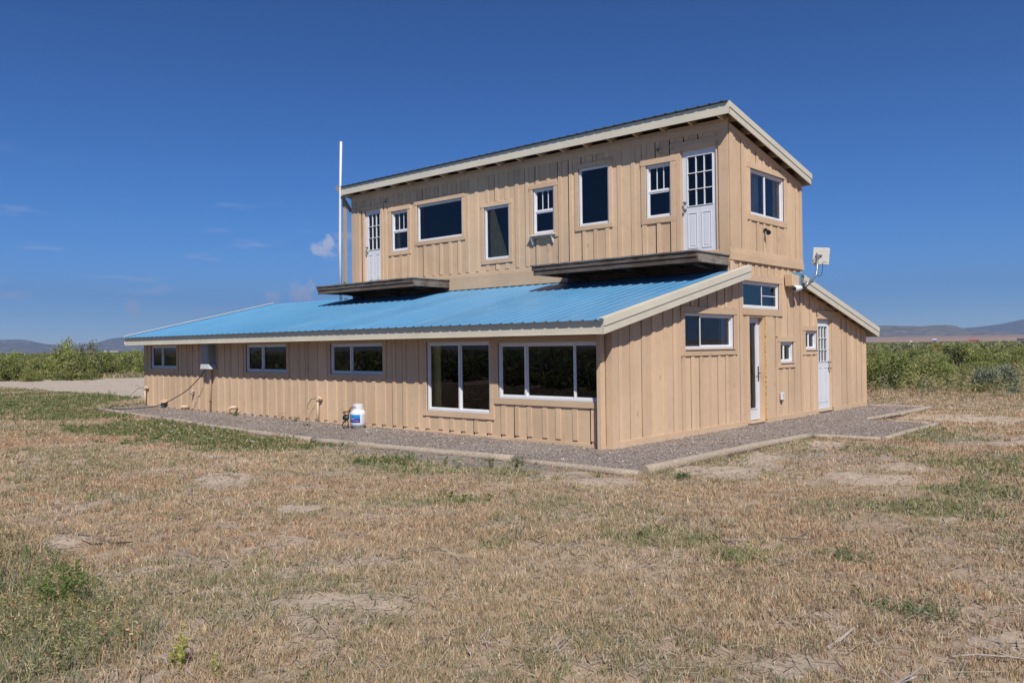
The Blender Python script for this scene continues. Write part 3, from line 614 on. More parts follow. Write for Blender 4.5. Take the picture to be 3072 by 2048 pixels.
q((LX+.05,3.2,.05),(-.12,3.2,.05),(-.12,3.2,2.7),(LX+.05,3.2,2.7)); q((TX+.1,6.6,3.3),(-.12,6.6,3.3),(-.12,6.6,5.4),(TX+.1,6.6,5.4)); q((TX+.1,T0+.15,5.62),(-.12,T0+.15,5.62),(-.12,T1-.1,5.05),(TX+.1,T1-.1,5.05))
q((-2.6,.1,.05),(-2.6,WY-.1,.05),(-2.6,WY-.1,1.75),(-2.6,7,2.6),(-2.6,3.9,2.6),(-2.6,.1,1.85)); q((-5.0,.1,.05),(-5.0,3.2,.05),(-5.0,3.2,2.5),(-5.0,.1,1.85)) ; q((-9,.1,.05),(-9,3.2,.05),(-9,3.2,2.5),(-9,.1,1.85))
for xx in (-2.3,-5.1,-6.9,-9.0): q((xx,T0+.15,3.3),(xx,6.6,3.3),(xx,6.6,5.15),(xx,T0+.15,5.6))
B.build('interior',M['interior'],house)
# --- roofs: ribbed sheets
def ribbed(name,x0,x1,ya,yb,zf,pitch,mat,parent,skew=0):
    xs=[];hh=[]; n=int(round((x1-x0)/pitch)); p=(x1-x0)/n
    for i in range(n):
        b0=x0+i*p
        for fx,h in ((0,0),(.36,0),(.44,.014),(.56,.014),(.64,0)): xs.append(b0+fx*p); hh.append(h)
    xs.append(x1); hh.append(0); mb=MB(); vs=[]; N_=12
    for j in range(N_+1):
        yy=ya+(yb-ya)*j/N_
        for a,h in zip(xs,hh): vs.append((a,yy,zf(yy)-.022+h))
    k=len(xs); top=[(j*k+i,j*k+i+1,(j+1)*k+i+1,(j+1)*k+i) for j in range(N_) for i in range(k-1)]
    mb.add(vs,top,.5); o=mb.build(name,mat,parent); s=o.modifiers.new('thick','SOLIDIFY'); s.thickness=.004; return o
ribbed('roof',LX-.04,.235,-.562,4.12,lambda y:RF(y)+.022,.236,M['roof'],house)['label']='blue ribbed metal roof over the long lean-to'
ribbed('roof',LX-.04,.235,T1-.5,11.45,lambda y:RR_(y)+.01,.236,M['roof'],house)
M['dullroof']=simple('dull_grey_green_roof_metal',(.13,.17,.165),.5,0,.1,3)
o=ribbed('roof',TX-.06,.17,3.528,7.36,lambda y:RT(y)+.022,.236,M['dullroof'],house)
ribbed('roof',LX-.04,TX+.0,4.12,6.8,lambda y:min(RF(4.12)+.0,RR_(y)+.03) if y<6.7 else RR_(y)+.02,.236,M['roof'],house)
# fascias and rakes
B=MB(); B.box((LX-.05,-.50,1.777),(.225,-.478,1.990)); B.box((LX-.05,-.508,1.777),(.225,-.5005,1.792)); B.build('fascia',M['cream'],house)
def rake(mbU,mbL,x,y0,y1,zf,h,th=.022):
    f=lambda y:zf(y)+.012; mid=lambda y:zf(y)-h*.46; lo=lambda y:zf(y)-h
    G_=lambda u,v,w:(x+w,u,v)
    slopebox(mbU,G_,y0,y1,mid,f,0,th+.014); slopebox(mbL,G_,y0+.002,y1-.002,lo,mid,0,th)
    # roll over the sheet edge
    slopebox(mbU,G_,y0,y1,lambda y:zf(y)+.006,f,-.10,0)
U_,L_2=MB(),MB(); rake(U_,L_2,.213,-.512,4.29,lambda y:RF(y)+.008,.225); rake(U_,L_2,.213,6.80,11.43,RR_,.225); rake(U_,L_2,.165,3.585,7.37,RT,.225)
build_each(U_,'rake_trim',M['cream'],house,.002); build_each(L_2,'rake_trim',M['creamd'],house)
B=MB(); B.box((TX-.07,3.578,5.845),(.187,3.600,6.052)); B.build('fascia',M['cream'],house)
B=MB(); slopebox(B,lambda u,v,w:(LX-.06+w,u,v),-.508,4.12,lambda y:RF(y)-.17,lambda y:RF(y)+.045,-.012,.012); slopebox(B,lambda u,v,w:(LX-.06+w,u,v),-.508,4.12,lambda y:RF(y)+.030,lambda y:RF(y)+.045,.012,.05); B.build('rake_trim',M['white'],house)
B=MB(); B.box((LX-.05,11.42,1.75),(.225,11.44,1.95)); slopebox(B,lambda u,v,w:(TX-.07+w,u,v),3.60,7.37,lambda y:RT(y)-.225,RT,0,.02); B.box((TX-.05,7.35,5.03),(.187,7.37,5.25)); build_each(B,'fascia',M['creamd'],house)
# soffits, rafters and lookouts
B=MB(); 
def slab(x0,x1,y0,y1,zf,t): B.hexa([(x0,y0,zf(y0)-t),(x1,y0,zf(y0)-t),(x1,y1,zf(y1)-t),(x0,y1,zf(y1)-t),(x0,y0,zf(y0)-.008),(x1,y0,zf(y0)-.008),(x1,y1,zf(y1)-.008),(x0,y1,zf(y1)-.008)])
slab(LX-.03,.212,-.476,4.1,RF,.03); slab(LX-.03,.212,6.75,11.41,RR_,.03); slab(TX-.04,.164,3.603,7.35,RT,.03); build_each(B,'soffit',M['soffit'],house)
B=MB()
k=0
while -.09-.627*k>TX-.02:
    xx=-.09-.627*k; slopebox(B,lambda u,v,w:(xx+w,u,v),3.603,T0+.12,lambda y:RT(y)-.19,lambda y:RT(y)-.032,-.02,.02); k+=1
for i in range(6):
    yy=4.01+.61*i; B.box((-.10,yy-.02,RT(yy)-.17),(.163,yy+.02,RT(yy)-.045))
for i in range(9):
    yy=7.45+.5*i; B.box((-.10,yy-.02,RR_(yy)-.16),(.21,yy+.02,RR_(yy)-.035))
build_each(B,'rafter',M['trimY'],house)
B=MB(); slopebox(B,lambda u,v,w:(u,w,v),TX,0,lambda u:5.78,lambda u:5.86,T0-.01,T0+.03) ; B.build('top_plate',M['trimH'],house)
# closing boards behind eave fascia
B=MB(); B.box((LX,-.03,1.86),(.02,.04,1.99)); B.build('eave_block',M['trimH'],house)
# --- decks (two tiered weathered edge)
def deck(x0,x1,label):
    y0=T0-1.253; dk=MB(); 
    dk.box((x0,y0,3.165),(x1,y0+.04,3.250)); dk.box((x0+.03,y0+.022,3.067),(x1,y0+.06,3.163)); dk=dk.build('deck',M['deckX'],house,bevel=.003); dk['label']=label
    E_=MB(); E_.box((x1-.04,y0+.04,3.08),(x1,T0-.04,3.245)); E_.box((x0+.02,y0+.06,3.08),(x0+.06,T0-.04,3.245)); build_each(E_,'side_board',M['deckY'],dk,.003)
    P_=MB(); xx=x0-.025
    while xx<x1: w=.135; P_.box((xx,y0-.022+random.uniform(-.006,.006),3.253),(min(xx+w,x1+.02),T0-.037,3.280+random.uniform(-.002,.002))); xx+=w+.006
    P_.build('deck_planks',M['decktop'],dk)
    J_=MB(); xx=x0+.3
    while xx<x1-.1: J_.box((xx,y0+.06,3.09),(xx+.04,T0-.04,3.25)); xx+=.42
    build_each(J_,'joist',M['deckX'],dk); return dk
deck(-3.82,-.005,'right deck, the shorter and nearer one'); deck(-11.34,-7.515,'left deck, the farther one')
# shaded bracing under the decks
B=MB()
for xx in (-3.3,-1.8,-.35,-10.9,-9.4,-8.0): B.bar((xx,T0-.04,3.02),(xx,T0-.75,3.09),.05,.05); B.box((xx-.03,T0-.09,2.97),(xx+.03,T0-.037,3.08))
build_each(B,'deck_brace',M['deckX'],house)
B=MB(); B.box((-3.82,3.0,.036),(-.01,3.08,.042),TFR); B.box((-3.82,3.082,.036),(-.01,3.16,.042),TFR); B.box((-11.34,3.0,.036),(-7.515,3.16,.042),TFR); build_each(B,'under_deck_shade',M['deckX'],house)  # thin dark sheets added on the wall to deepen the shade below the decks
B=MB(); B.box((-.26,4.97,.3),(-.20,5.08,2.05)); B.box((-.27,5.2,.3),(-.2,5.26,2.05)); build_each(B,'inner_post',M['woodin'],house)
# ------------------------------------------------------------------ things on and around the house
def gz(x,y): return float(gh(x,y))
def one(name,mb,mat,label,cat,group=None,smooth=False,bevel=0):
    c=Vector(mb.v[0]); zs=min(v[2] for v in mb.v); o=mb.build(name,mat,None,smooth,bevel,loc=(sum(v[0] for v in mb.v)/len(mb.v),sum(v[1] for v in mb.v)/len(mb.v),zs))
    return tag(o,label,cat,group)
# mast at the left end of the upper storey
ms=empty('mast',(-11.69,3.7,2.95),'tall thin white pole rising past the roof left of the upper storey','pole')
B=MB(); B.tube([(-11.70,3.7,2.95),(-11.695,3.7,4.6),(-11.66,3.7,6.0),(-11.60,3.7,7.37)],.034,12); B.build('pole',M['white'],ms,smooth=True)
B=MB(); B.bar((-11.585,3.78,3.30),(-11.56,3.78,5.72),.10,.05,(0,1,0)); B.build('post',M['raw'],ms)
B=MB(); B.bar((-11.75,3.645,6.13),(-11.42,3.885,5.42),.05,.085,(0,0,1)); B.build('brace',M['oldwood'],ms)
for a,b in ((5.56,6.12),(3.28,3.46)): B=MB(); B.box((-11.63,3.74,a),(-11.50,3.755,b)); B.build('bracket_plate',M['oldwood'],ms)
# electric box with its conduit
eb=empty('electric_box',(-12,-.1,1.15),'grey metal electric box with pale lower lip high on the long wall under the eave','electric box')
B=MB(); B.box((-12.17,-.20,1.285),(-11.80,-.026,1.775)); B.box((-12.13,-.206,1.35),(-11.84,-.2005,1.74)); B.build('box',M['greybox'],eb,bevel=.006)
B=MB(); B.hexa([(-12.17,-.23,1.155),(-11.70,-.23,1.155),(-11.70,-.026,1.155),(-12.17,-.026,1.155),(-12.17,-.205,1.283),(-11.79,-.205,1.283),(-11.79,-.026,1.283),(-12.17,-.026,1.283)]); B.build('lower_lip',M['lightbox'],eb,bevel=.004)
B=MB(); B.tube([(-11.95,-.055,1.16),(-11.95,-.055,1.05),(-11.98,-.05,.9),(-12.0,-.05,.06)],.024,10); B.build('conduit',M['pipe'],eb,smooth=True)
B=MB(); B.box((-12.03,-.08,.34),(-11.97,-.026,.36)); B.build('strap',M['rust'],eb)
# extension cord drooping from the box
B=MB(); cp=[(-12.1,-.12,1.16),(-12.2,-.17,1.0),(-12.33,-.22,.87),(-12.56,-.32,.66),(-12.76,-.42,.52),(-13.14,-.5,.37),(-13.38,-.58,.27),(-13.66,-.68,.20),(-14.04,-.8,.16),(-14.3,-1.0,.14),(-14.34,-1.25,.14),(-14.36,-1.55,.19),(-14.47,-1.8,.12),(-14.7,-2.1,.11),(-15.2,-2.2,.10)]
B.tube(cp,.011,6); one('extension_cord',B,M['black'],'black cord drooping from the grey electric box across the gravel','cord')
B=MB(); B.tube([(-14.2,-1.75,.12),(-14.6,-2.1,.12),(-15.0,-2.25,.125),(-15.4,-2.15,.12),(-15.7,-2.3,.12)],.016,6); one('hose',B,M['rust'],'short rusty red hose lying on the grass past the end of the front log','hose')
B=MB(); B.tube([(-19.0,-2.1,.13),(-20,-2.35,.13),(-22,-2.9,.14),(-24,-3.2,.14)],.014,6); one('hose',B,M['black'],'thin black line lying on the green lawn at the left edge','hose')
# pipes along the wall foot
def standpipe(x,h,label,wire):
    e=empty('standpipe',(x,-.08,gz(x,0)),label,'pipe'); B=MB(); z0=gz(x,0)-.02
    B.tube([(x,-.09,z0),(x,-.09,h-.06)],.026,10); B.tube([(x,-.09,h-.07),(x,-.09,h-.02),(x+.0,-.07,h+.02),(x+.03,-.03,h-.01),(x+.035,-.027,h-.05)],[.034,.036,.036,.036,.036],10); B.build('pipe',M['pipe'],e,smooth=True)
    B=MB(); B.tube(wire,.006,5); B.build('wire',M['black'],e)
standpipe(-15.47,.62,'tan standpipe at the far left end of the long wall',[(-15.5,-.1,.62),(-15.62,-.2,.60),(-15.7,-.35,.45),(-15.72,-.5,.2),(-15.8,-.6,.12)])
standpipe(-7.46,.575,'tan standpipe on the long wall left of the gas cylinder',[(-7.5,-.1,.57),(-7.62,-.14,.55),(-7.72,-.16,.42),(-7.70,-.16,.33)])
def elbow(x,label,h=.16):
    z0=gz(x,0); B=MB(); B.tube([(x-.05,-.2,z0),(x-.05,-.2,z0+h*.7),(x-.04,-.19,z0+h*.95),(x,-.15,z0+h*1.12),(x+.04,-.08,z0+h*1.12),(x+.05,-.03,z0+h)],[.036,.036,.042,.044,.042,.036],12); one('drain_elbow',B,M['pipe'],label,'pipe',smooth=True)
elbow(-13.2,'low tan drain elbow left of the conduit under the electric box',.09); elbow(-10.83,'taller tan drain elbow right of the conduit',.17)
e=empty('dryer_vent',(-14.4,-.08,.14),'tan hooded vent low on the wall behind the drooping black cord','vent')
B=MB(); B.hexa([(-14.55,-.16,.24),(-14.28,-.16,.24),(-14.28,-.026,.24),(-14.55,-.026,.24),(-14.46,-.05,.33),(-14.30,-.05,.33),(-14.30,-.026,.33),(-14.46,-.026,.33)]); B.build('hood',M['pipe'],e,bevel=.004)
B=MB(); B.tube([(-14.38,-.10,.24),(-14.38,-.12,.12)],.055,12); B.build('duct',M['darksteel'],e)
e=empty('faucet',(-12.86,-.05,.5),'small silver faucet on the wall left of the conduit','faucet')
B=MB(); B.tube([(-12.86,-.02,.56),(-12.86,-.09,.55),(-12.86,-.12,.50)],.016,8); B.build('spout',M['steel'],e,smooth=True); B=MB(); B.tube([(-12.86,-.07,.58),(-12.86,-.07,.605)],.03,10); B.build('wheel',M['white'],e)
# wall fittings
def capvent(x,z_,label):
    B=MB()
    B.tube([TFR(x,z_,0),TFR(x,z_,.03)],.062,18); o=B.build('round_vent',M['pipe'],None,loc=TFR(x,z_,0)); tag(o,label,'vent')
    for a,b in (((x-.05,z_-.010),(x+.05,z_+.010)),((x-.010,z_-.05),(x+.010,z_-.012)),((x-.010,z_+.012),(x+.010,z_+.05))):
        S=MB(); S.box((a[0],a[1],.03),(b[0],b[1],.034),TFR); S.build('slot',M['darksteel'],o)
capvent(-1.51,5.50,'round vent with a dark cross above the windows near the right upper door'); capvent(-9.93,5.52,'round vent with a dark cross right of the left upper door')
e=empty('window_shelf',(-4.5,T0,4.0),'small white shelf on two brackets under an upper window','shelf')
B=MB(); B.box((-4.87,4.075,.03),(-4.15,4.095,.135),TFR); B.build('shelf_board',M['white'],e,bevel=.002)
for xx in (-4.80,-4.22): B=MB(); B.hexa([TFR(xx-.012,3.90,.03),TFR(xx+.012,3.90,.03),TFR(xx+.012,3.90,.045),TFR(xx-.012,3.90,.045),TFR(xx-.012,4.073,.03),TFR(xx+.012,4.073,.03),TFR(xx+.012,4.073,.13),TFR(xx-.012,4.073,.13)]); B.build('bracket',M['white'],e)
e=empty('flood_light',(0,5.33,3.85),'small black flood light under the window of the upper side wall','light')
B=MB(); B.tube([(.03,5.33,3.88),(.07,5.33,3.88)],.035,12); B.tube([(.06,5.33,3.88),(.10,5.30,3.84)],.012,8); B.build('mount',M['black'],e); B=MB(); B.tube([(.09,5.34,3.86),(.14,5.28,3.81)],[.03,.05],12); B.build('lamp_head',M['black'],e)
e=empty('outlet',(0,6.03,.45),'white outdoor outlet cover low on the side wall','outlet')
B=MB(); B.box((.024,5.97,.445),(.062,6.09,.60)); B.build('cover',M['white'],e,bevel=.006); B=MB(); B.box((.026,6.00,.42),(.055,6.06,.444)); B.build('plug',M['black'],e); B=MB(); B.box((.0625,6.02,.50),(.068,6.04,.53)); B.box((.0625,6.02,.545),(.068,6.04,.57)); build_each(B,'latch',M['greybox'],e)
# security camera
e=empty('security_camera',(.0,6.53,2.74),'white bullet security camera on the side wall beside the rear roof','security camera')
B=MB(); B.tube([(.0,6.53,2.84),(.035,6.53,2.84),(.05,6.53,2.84)],[.06,.055,.03],18); B.tube([(.04,6.53,2.84),(.12,6.52,2.83),(.16,6.52,2.80)],.022,10); B.build('mount',M['white'],e,smooth=True)
a=Vector((.19,6.36,2.74)); d=Vector((.03,.26,.03)); B=MB(); B.tube([a,a+d*.05,a+d*.7,a+d*.93,a+d],[.058,.063,.061,.053,.03],22); B.build('body',M['white'],e,smooth=True)
B=MB(); B.tube([a-d*.03,a-d*.005],.050,22); B.build('lens',M['darksteel'],e); B=MB(); B.tube([a-d*.045,a-d*.032],.022,14); B.build('lens_glass',M['black'],e)
# antenna
e=empty('antenna',(.22,6.8,2.8),'flat square pale antenna on a bent grey mast above the rear roof edge','antenna')
B=MB(); B.tube([(.24,6.78,2.80),(.27,6.98,2.93),(.30,7.20,3.03),(.305,7.25,3.08),(.31,7.28,3.18),(.30,7.34,3.46)],.021,12); B.build('mast',M['steel'],e,smooth=True)
B=MB(); B.box((.228,6.73,2.74),(.236,6.90,2.88)); B.build('mast_foot',M['darksteel'],e)
pc=Vector((.33,7.45,3.485)); fv=(pc-CAM); fv.z=0; fv.normalize(); rv=Vector((fv.y,-fv.x,0)); zv=Vector((0,0,1)); th=R(5); r2=(rv*math.cos(th)-zv*math.sin(th)); u2=(rv*math.sin(th)+zv*math.cos(th)); fv2=(fv+rv*.22).normalized()
PM=lambda u,v,w: tuple(pc+r2*u+u2*v-fv2*w)
B=MB(); B.box((-.172,-.185,-.03),(.172,.185,.0),PM); B.build('panel',M['panel'],e,bevel=.012)
B=MB(); B.box((-.10,.0,.0),(.03,.035,.035),PM); B.box((-.075,-.055,.001),(-.02,-.003,.055),PM); B.box((-.09,.037,.012),(-.07,.075,.03),PM); build_each(B,'bracket',M['steel'],e,.003)
B=MB(); B.box((.05,-.135,.0005),(.075,-.115,.0025),PM); B.box((.082,-.135,.0005),(.098,-.115,.0025),PM); B.box((.104,-.135,.0005),(.13,-.115,.0025),PM); build_each(B,'faded_mark',M['greybox'],e)
B=MB(); q=pc-fv*.05; B.tube([q+rv*.03-zv*.15,q+rv*.035-zv*.28,q+rv*.01-zv*.40,q-rv*.04-zv*.45,Vector((.31,7.25,3.1))],.006,6); B.tube([q-rv*.10-zv*.02,q-rv*.16-zv*.08,q-rv*.15-zv*.17,q-rv*.09-zv*.22,q-rv*.07-zv*.34,Vector((.30,7.22,3.05))],.006,6); build_each(B,'cable',M['black'],e)
# end block and flashing at the head of the rear roof edge
B=MB(); B.hexa([(.03,6.28,2.80),(.19,6.28,2.80),(.19,6.60,2.80),(.03,6.60,2.80),(.03,6.24,3.05),(.19,6.24,3.05),(.19,6.63,3.02),(.03,6.63,3.02)]); B.build('end_block',M['trimY'],house,bevel=.004)
B=MB(); B.hexa([(.02,6.61,2.83),(.205,6.61,2.83),(.205,6.655,2.81),(.02,6.655,2.81),(.02,6.64,3.10),(.205,6.64,3.10),(.205,6.685,3.08),(.02,6.685,3.08)]); B.build('flashing',M['roof'],house)
B=MB(); B.hexa([(.19,6.66,2.80),(.212,6.66,2.80),(.212,6.86,2.76),(.19,6.86,2.76),(.19,6.69,3.08),(.212,6.69,3.08),(.212,6.86,3.03),(.19,6.86,3.03)]); B.build('flashing',M['steel'],house)

# ---- gas cylinder
TC=Vector((-5.79,-.33,gz(-5.8,0)+.035)); cv=(CAM-TC); cv.z=0; cv.normalize(); rgt=Vector((-cv.y,cv.x,0))
def CY(phi,r,z_): return tuple(TC+(cv*math.cos(phi)+rgt*math.sin(phi))*r+Vector((0,0,z_)))
tk=empty('gas_cylinder',TC,'white gas cylinder with blue label and black hose on gravel by the long wall','gas cylinder')
B=MB(); B.lathe([(TC.x*0,0)],0,0) if 0 else None
def lathe_at(prof,seg=36):
    b=MB(); b.lathe([(r_,TC.z+z_) for r_,z_ in prof],TC.x,TC.y,seg); return b
lathe_at([(.0,.02),(.10,.02),(.128,.035),(.148,.07),(.152,.10),(.152,.26),(.146,.295),(.125,.33),(.085,.352),(.0,.358)]).build('tank_body',M['white'],tk,smooth=True)
lathe_at([(.105,.0),(.108,.0),(.108,.05),(.105,.05),(.105,.0)]).build('foot_ring',M['white'],tk,smooth=True)
B=MB(); seg=40
def collar(a0,a1,z0,z1):
    n=max(3,int((a1-a0)/.15)); vs=[]
    for i in range(n+1):
        a=a0+(a1-a0)*i/n; vs+=[CY(a,.098,z0),CY(a,.103,z0),CY(a,.104,z1),CY(a,.099,z1)]
    B.add(vs,[(4*i+j,4*i+(j+1)%4,4*i+4+(j+1)%4,4*i+4+j) for i in range(n) for j in range(4)]+[(0,1,2,3),(4*n+3,4*n+2,4*n+1,4*n)])
collar(-.35,1.0,.335,.46); collar(1.0,1.5,.43,.46); collar(1.5,4.1,.335,.46); collar(4.1,5.93,.43,.46); B.build('collar',M['white'],tk)
B=MB(); B.tube([CY(0,0,.35),CY(0,0,.42)],.02,12); B.tube([CY(-1.4,.0,.39),CY(-1.4,.07,.39)],.014,10); B.build('valve',M['steel'],tk); B=MB(); B.tube([CY(0,0,.425),CY(0,0,.445)],.03,12); B.build('valve_wheel',M['darksteel'],tk)
m,t,b=newmat('blue_label'); sx=t.nodes.new('ShaderNodeSeparateXYZ'); tcx=t.nodes.new('ShaderNodeTexCoord'); t.links.new(tcx.outputs['Object'],sx.inputs[0])
c=ramp(t,sx.outputs[2],[(.10,(.01,.02,.16)),(.17,(.01,.03,.25)),(.21,(.005,.20,.50)),(.27,(.01,.26,.52))]); t.links.new(c,b.inputs['Base Color']); b.inputs['Roughness'].default_value=.35; M['label']=m
def band(a0,a1,z0,z1,r_,mat,name):
    n=18; vs=[]
    for i in range(n+1): a=a0+(a1-a0)*i/n; vs+=[CY(a,r_,z0),CY(a,r_,z1)]
    B=MB(); B.add(vs,[(2*i,2*i+2,2*i+3,2*i+1) for i in range(n)]); return B.build(name,mat,tk,smooth=True)
band(-1.75,.26,.105,.262,.1535,M['label'],'label')
for i in range(9): band(.48,1.0+.12*random.random(),.10+i*.019,.104+i*.019,.1533,M['pinkprint'] if 'pinkprint' in M else M.setdefault('pinkprint',simple('faded_red_print',(.55,.36,.36),.6)),'small_print')
def textband(txt,size,phi0,z0,mat,name):
    cu=bpy.data.curves.new(name,'FONT'); cu.body=txt; cu.size=size; cu.align_x='CENTER'; ob=bpy.data.objects.new('tmp',cu); COL.objects.link(ob)
    bpy.context.view_layer.update(); me=bpy.data.meshes.new_from_object(ob.evaluated_get(bpy.context.evaluated_depsgraph_get())); bpy.data.objects.remove(ob)
    for v in me.vertices: p=Vector(CY(phi0+v.co.x/.1545,.1545,z0+v.co.y))-TC; v.co=p
    me.materials.append(mat); o=bpy.data.objects.new(name,me); COL.objects.link(o); o.parent=tk
M['redink']=simple('red_ink',(.55,.03,.05),.4); 
textband('Ameri',.046,-.86,.168,M['white'],'label_text'); textband('Gas',.046,-.30,.168,M['redink'],'label_text'); textband('PROPANE EXCHANGE',.020,-.52,.135,M['white'],'label_text')
rg=MB(); rc=Vector(CY(-1.57,.235,.20)); ax=(cv*.8+rgt*-.3+Vector((0,0,.3))).normalized(); rg.tube([rc-ax*.03,rc-ax*.01,rc+ax*.012,rc+ax*.028],[.035,.065,.065,.03],18); rg.build('regulator',M['black'],tk,smooth=True)
rg=MB(); rg.tube([CY(-.9,.08,.40),CY(-1.2,.13,.40),CY(-1.45,.165,.35),CY(-1.5,.18,.26),CY(-1.5,.20,.15),CY(-1.45,.19,.05),CY(-1.3,.24,.01)],.010,8); rg.tube([CY(-1.57,.22,.15),CY(-1.6,.29,.10),CY(-1.57,.31,.04),CY(-1.5,.27,-.005),CY(-1.2,.21,-.01)],.010,8); build_each(rg,'hose',M['black'],tk)
rg=MB(); rg.tube([CY(-1.5,.12,.33),CY(-1.57,.22,.315),CY(-1.57,.27,.30)],.013,8); rg.tube([CY(-1.57,.265,.27),CY(-1.57,.262,.325)],.022,10); rg.tube([CY(-1.4,.20,.03),CY(-1.57,.30,.035)],.011,8); build_each(rg,'fitting',M['rust'],tk)

# ---- edging logs
def log(p,q,r0,r1,label,wob=.015,seed=0,lift=0):
    rn=random.Random(seed); n=max(5,int((Vector(q)-Vector(p)).length/.35)); mb=MB(); pts=[];rs=[]
    dx,dy=q[0]-p[0],q[1]-p[1]; ll=math.hypot(dx,dy)
    for i in range(n+1):
        t_=i/n; r_=r0+(r1-r0)*t_; x_=p[0]+dx*t_-dy/ll*wob*math.sin(t_*5+seed); y_=p[1]+dy*t_+dx/ll*wob*math.sin(t_*5+seed)
        rs.append(r_*rn.uniform(.94,1.05)); pts.append((x_,y_,gz(x_,y_)+r_*.45+lift))
    mb.tube(pts,rs,11); o=one('log',mb,M['log'],label,'log','logs edging the gravel'); 
    for f_ in o.data.polygons: f_.use_smooth=len(f_.vertices)==4
    return o
log((-15.23,-1.46),(-9.25,-1.83),.05,.05,'pale straight log at the left end of the front edging',.02,1)
log((-9.30,-1.93),(-4.75,-2.14),.052,.055,'long log in the middle of the front edging',.03,2)
log((-4.68,-2.16),(-.42,-1.81),.058,.062,'front edging log that runs below the tall two pane window',.02,3)
log((-.37,-1.83),(1.72,-1.90),.05,.055,'grey split log at the near corner of the front edging',.01,4)
log((1.60,-1.66),(1.66,3.50),.068,.052,'thick round log along the side wall gravel at the near corner',.035,5,.01)
log((1.60,3.50),(2.74,3.70),.045,.042,'short thin log crossing toward the right gravel bay',.008,6)
log((2.80,3.72),(2.74,6.95),.045,.05,'log on the outer right side of the gravel bay',.02,7)
log((2.62,7.0),(1.72,7.03),.035,.035,'thin log closing the far side of the gravel bay',.01,8)
log((1.34,7.15),(1.56,11.1),.042,.062,'rust stained log beyond the gravel bay, partly sunk',.03,9)
log((1.3,11.3),(-.15,11.15),.035,.035,'farthest log behind the white ground level door',.01,10)

# ------------------------------------------------------------------ ground cover
STRAW=np.array([[.69,.51,.325],[.62,.445,.275],[.78,.62,.43],[.48,.34,.215]]); RU=np.array([[.62,.38,.225],[.55,.325,.185],[.68,.44,.27]]); OL=np.array([[.34,.34,.15],[.40,.38,.19],[.29,.30,.13],[.32,.34,.19]]); GN=np.array([[.10,.17,.045],[.13,.20,.06],[.17,.22,.08]]); GG=np.array([[.25,.29,.19],[.31,.34,.24]])
def pick(pal,n): return pal[rng.integers(0,len(pal),n)]*rng.uniform(.85,1.18,(n,1))
def wedge(n,r0,r1,a0,a1,pw):
    """points spread over a fan of ground, thinner with distance"""
    u=rng.random(n); k=2-pw; r=(r0**k+u*(r1**k-r0**k))**(1/k); a=rng.uniform(a0,a1,n)
    return CAM.x+np.sin(a)*r,CAM.y+np.cos(a)*r,r
def azi(u): d=pxdir(u,1030); return math.atan2(d.x,d.y)
A0,A1=azi(-420)-.30,azi(3480)+.50
def tri_blades(px,py,pz,h,w,lx,ly,c,name,label,mat,yaw_=None,cat='grass'):
    n=len(px); a=rng.uniform(0,6.28,n); ox=np.cos(a)*w/2; oy=np.sin(a)*w/2
    mid=.55; V=np.stack([np.stack([px-ox,py-oy,pz],1),np.stack([px+ox,py+oy,pz],1),np.stack([px+lx*.35+ox*.8,py+ly*.35+oy*.8,pz+h*mid],1),np.stack([px+lx*.35-ox*.8,py+ly*.35-oy*.8,pz+h*mid],1),np.stack([px+lx,py+ly,pz+h],1)],1).reshape(-1,3)
    b=np.arange(n)[:,None]*5; F=np.concatenate([b+np.array([[0,1,2]]),b+np.array([[0,2,3]]),b+np.array([[3,2,4]])])
    return tag(raw_mesh(name,V,F,mat,np.repeat(c,5,0)),label,cat,kind='stuff')
def keep_out(x,y): return (inpoly(x,y,GRAVEL))|((x>-15.75)&(x<.06)&(y>-.1)&(y<11.15))
def hfun(x,y):
    g_,f_,d_,ru_,n1_,n2_,n3_,n4_,sp_,yd_=zones(x,y); r=np.hypot(x-CAM.x,y-CAM.y); nr=1-sst(r,25,60)
    return gh(x,y)+nr*((n2_-.5)*.05+(n3_-.5)*.035+(n4_-.5)*.02)+np.exp(-((x+.05)**2+(y+7.75)**2)/.09)*.07,(g_,f_,d_,ru_,n1_,n2_,n3_,n4_,sp_,yd_,r)
x,y,r=wedge(470000,1.6,62,A0,A1,1.45)
k=~keep_out(x,y); x,y,r=x[k],y[k],r[k]
z,(g,f,d,ru,n1,n2,n3,n4,sp,yd,r)=hfun(x,y)
dens=(1-.93*d)*(1-.85*sp)*(.30+.80*sst(fbm(x,y,.5,71)+(n4-.5)*.5,.34,.6))*(1-.97*yd); k=rng.random(len(x))<dens
x,y,z,g,f,d,ru,n1,n2,n3,n4,r,yd=[q[k] for q in (x,y,z,g,f,d,ru,n1,n2,n3,n4,r,yd)]
nb=7; T=len(x); X_=np.repeat(x,nb);Y_=np.repeat(y,nb);Z_=np.repeat(z,nb);R_=np.repeat(r,nb)
sc=(.010+.012*(R_/8)**.8); n=len(X_); X_=X_+rng.normal(0,1,n)*sc; Y_=Y_+rng.normal(0,1,n)*sc
G_=np.repeat(g,nb);F_=np.repeat(f,nb);RU_=np.repeat(ru,nb); tone=np.repeat(fbm(x,y,1.7,81),nb); tone2=np.repeat(fbm(x,y,.45,83),nb); tt=np.repeat(rng.random(T),nb)
far=sst(R_,24,36)*(Y_>8)
h=rng.uniform(.016,.056,n)*(.75+.6*np.repeat(n2,nb))*(1+.15*G_)*(1+.7*F_)*(1+far*rng.uniform(1.5,6,n)); w=.0015+.00055*R_
lean=h*rng.uniform(.1,.9,n); a=rng.uniform(0,6.28,n)
tuft=rng.uniform(.80,1.15,T); tn1=fbm(x,y,1.7,81); tn2=fbm(x,y,.45,83); tn0=fbm(x,y,4.5,87,3)
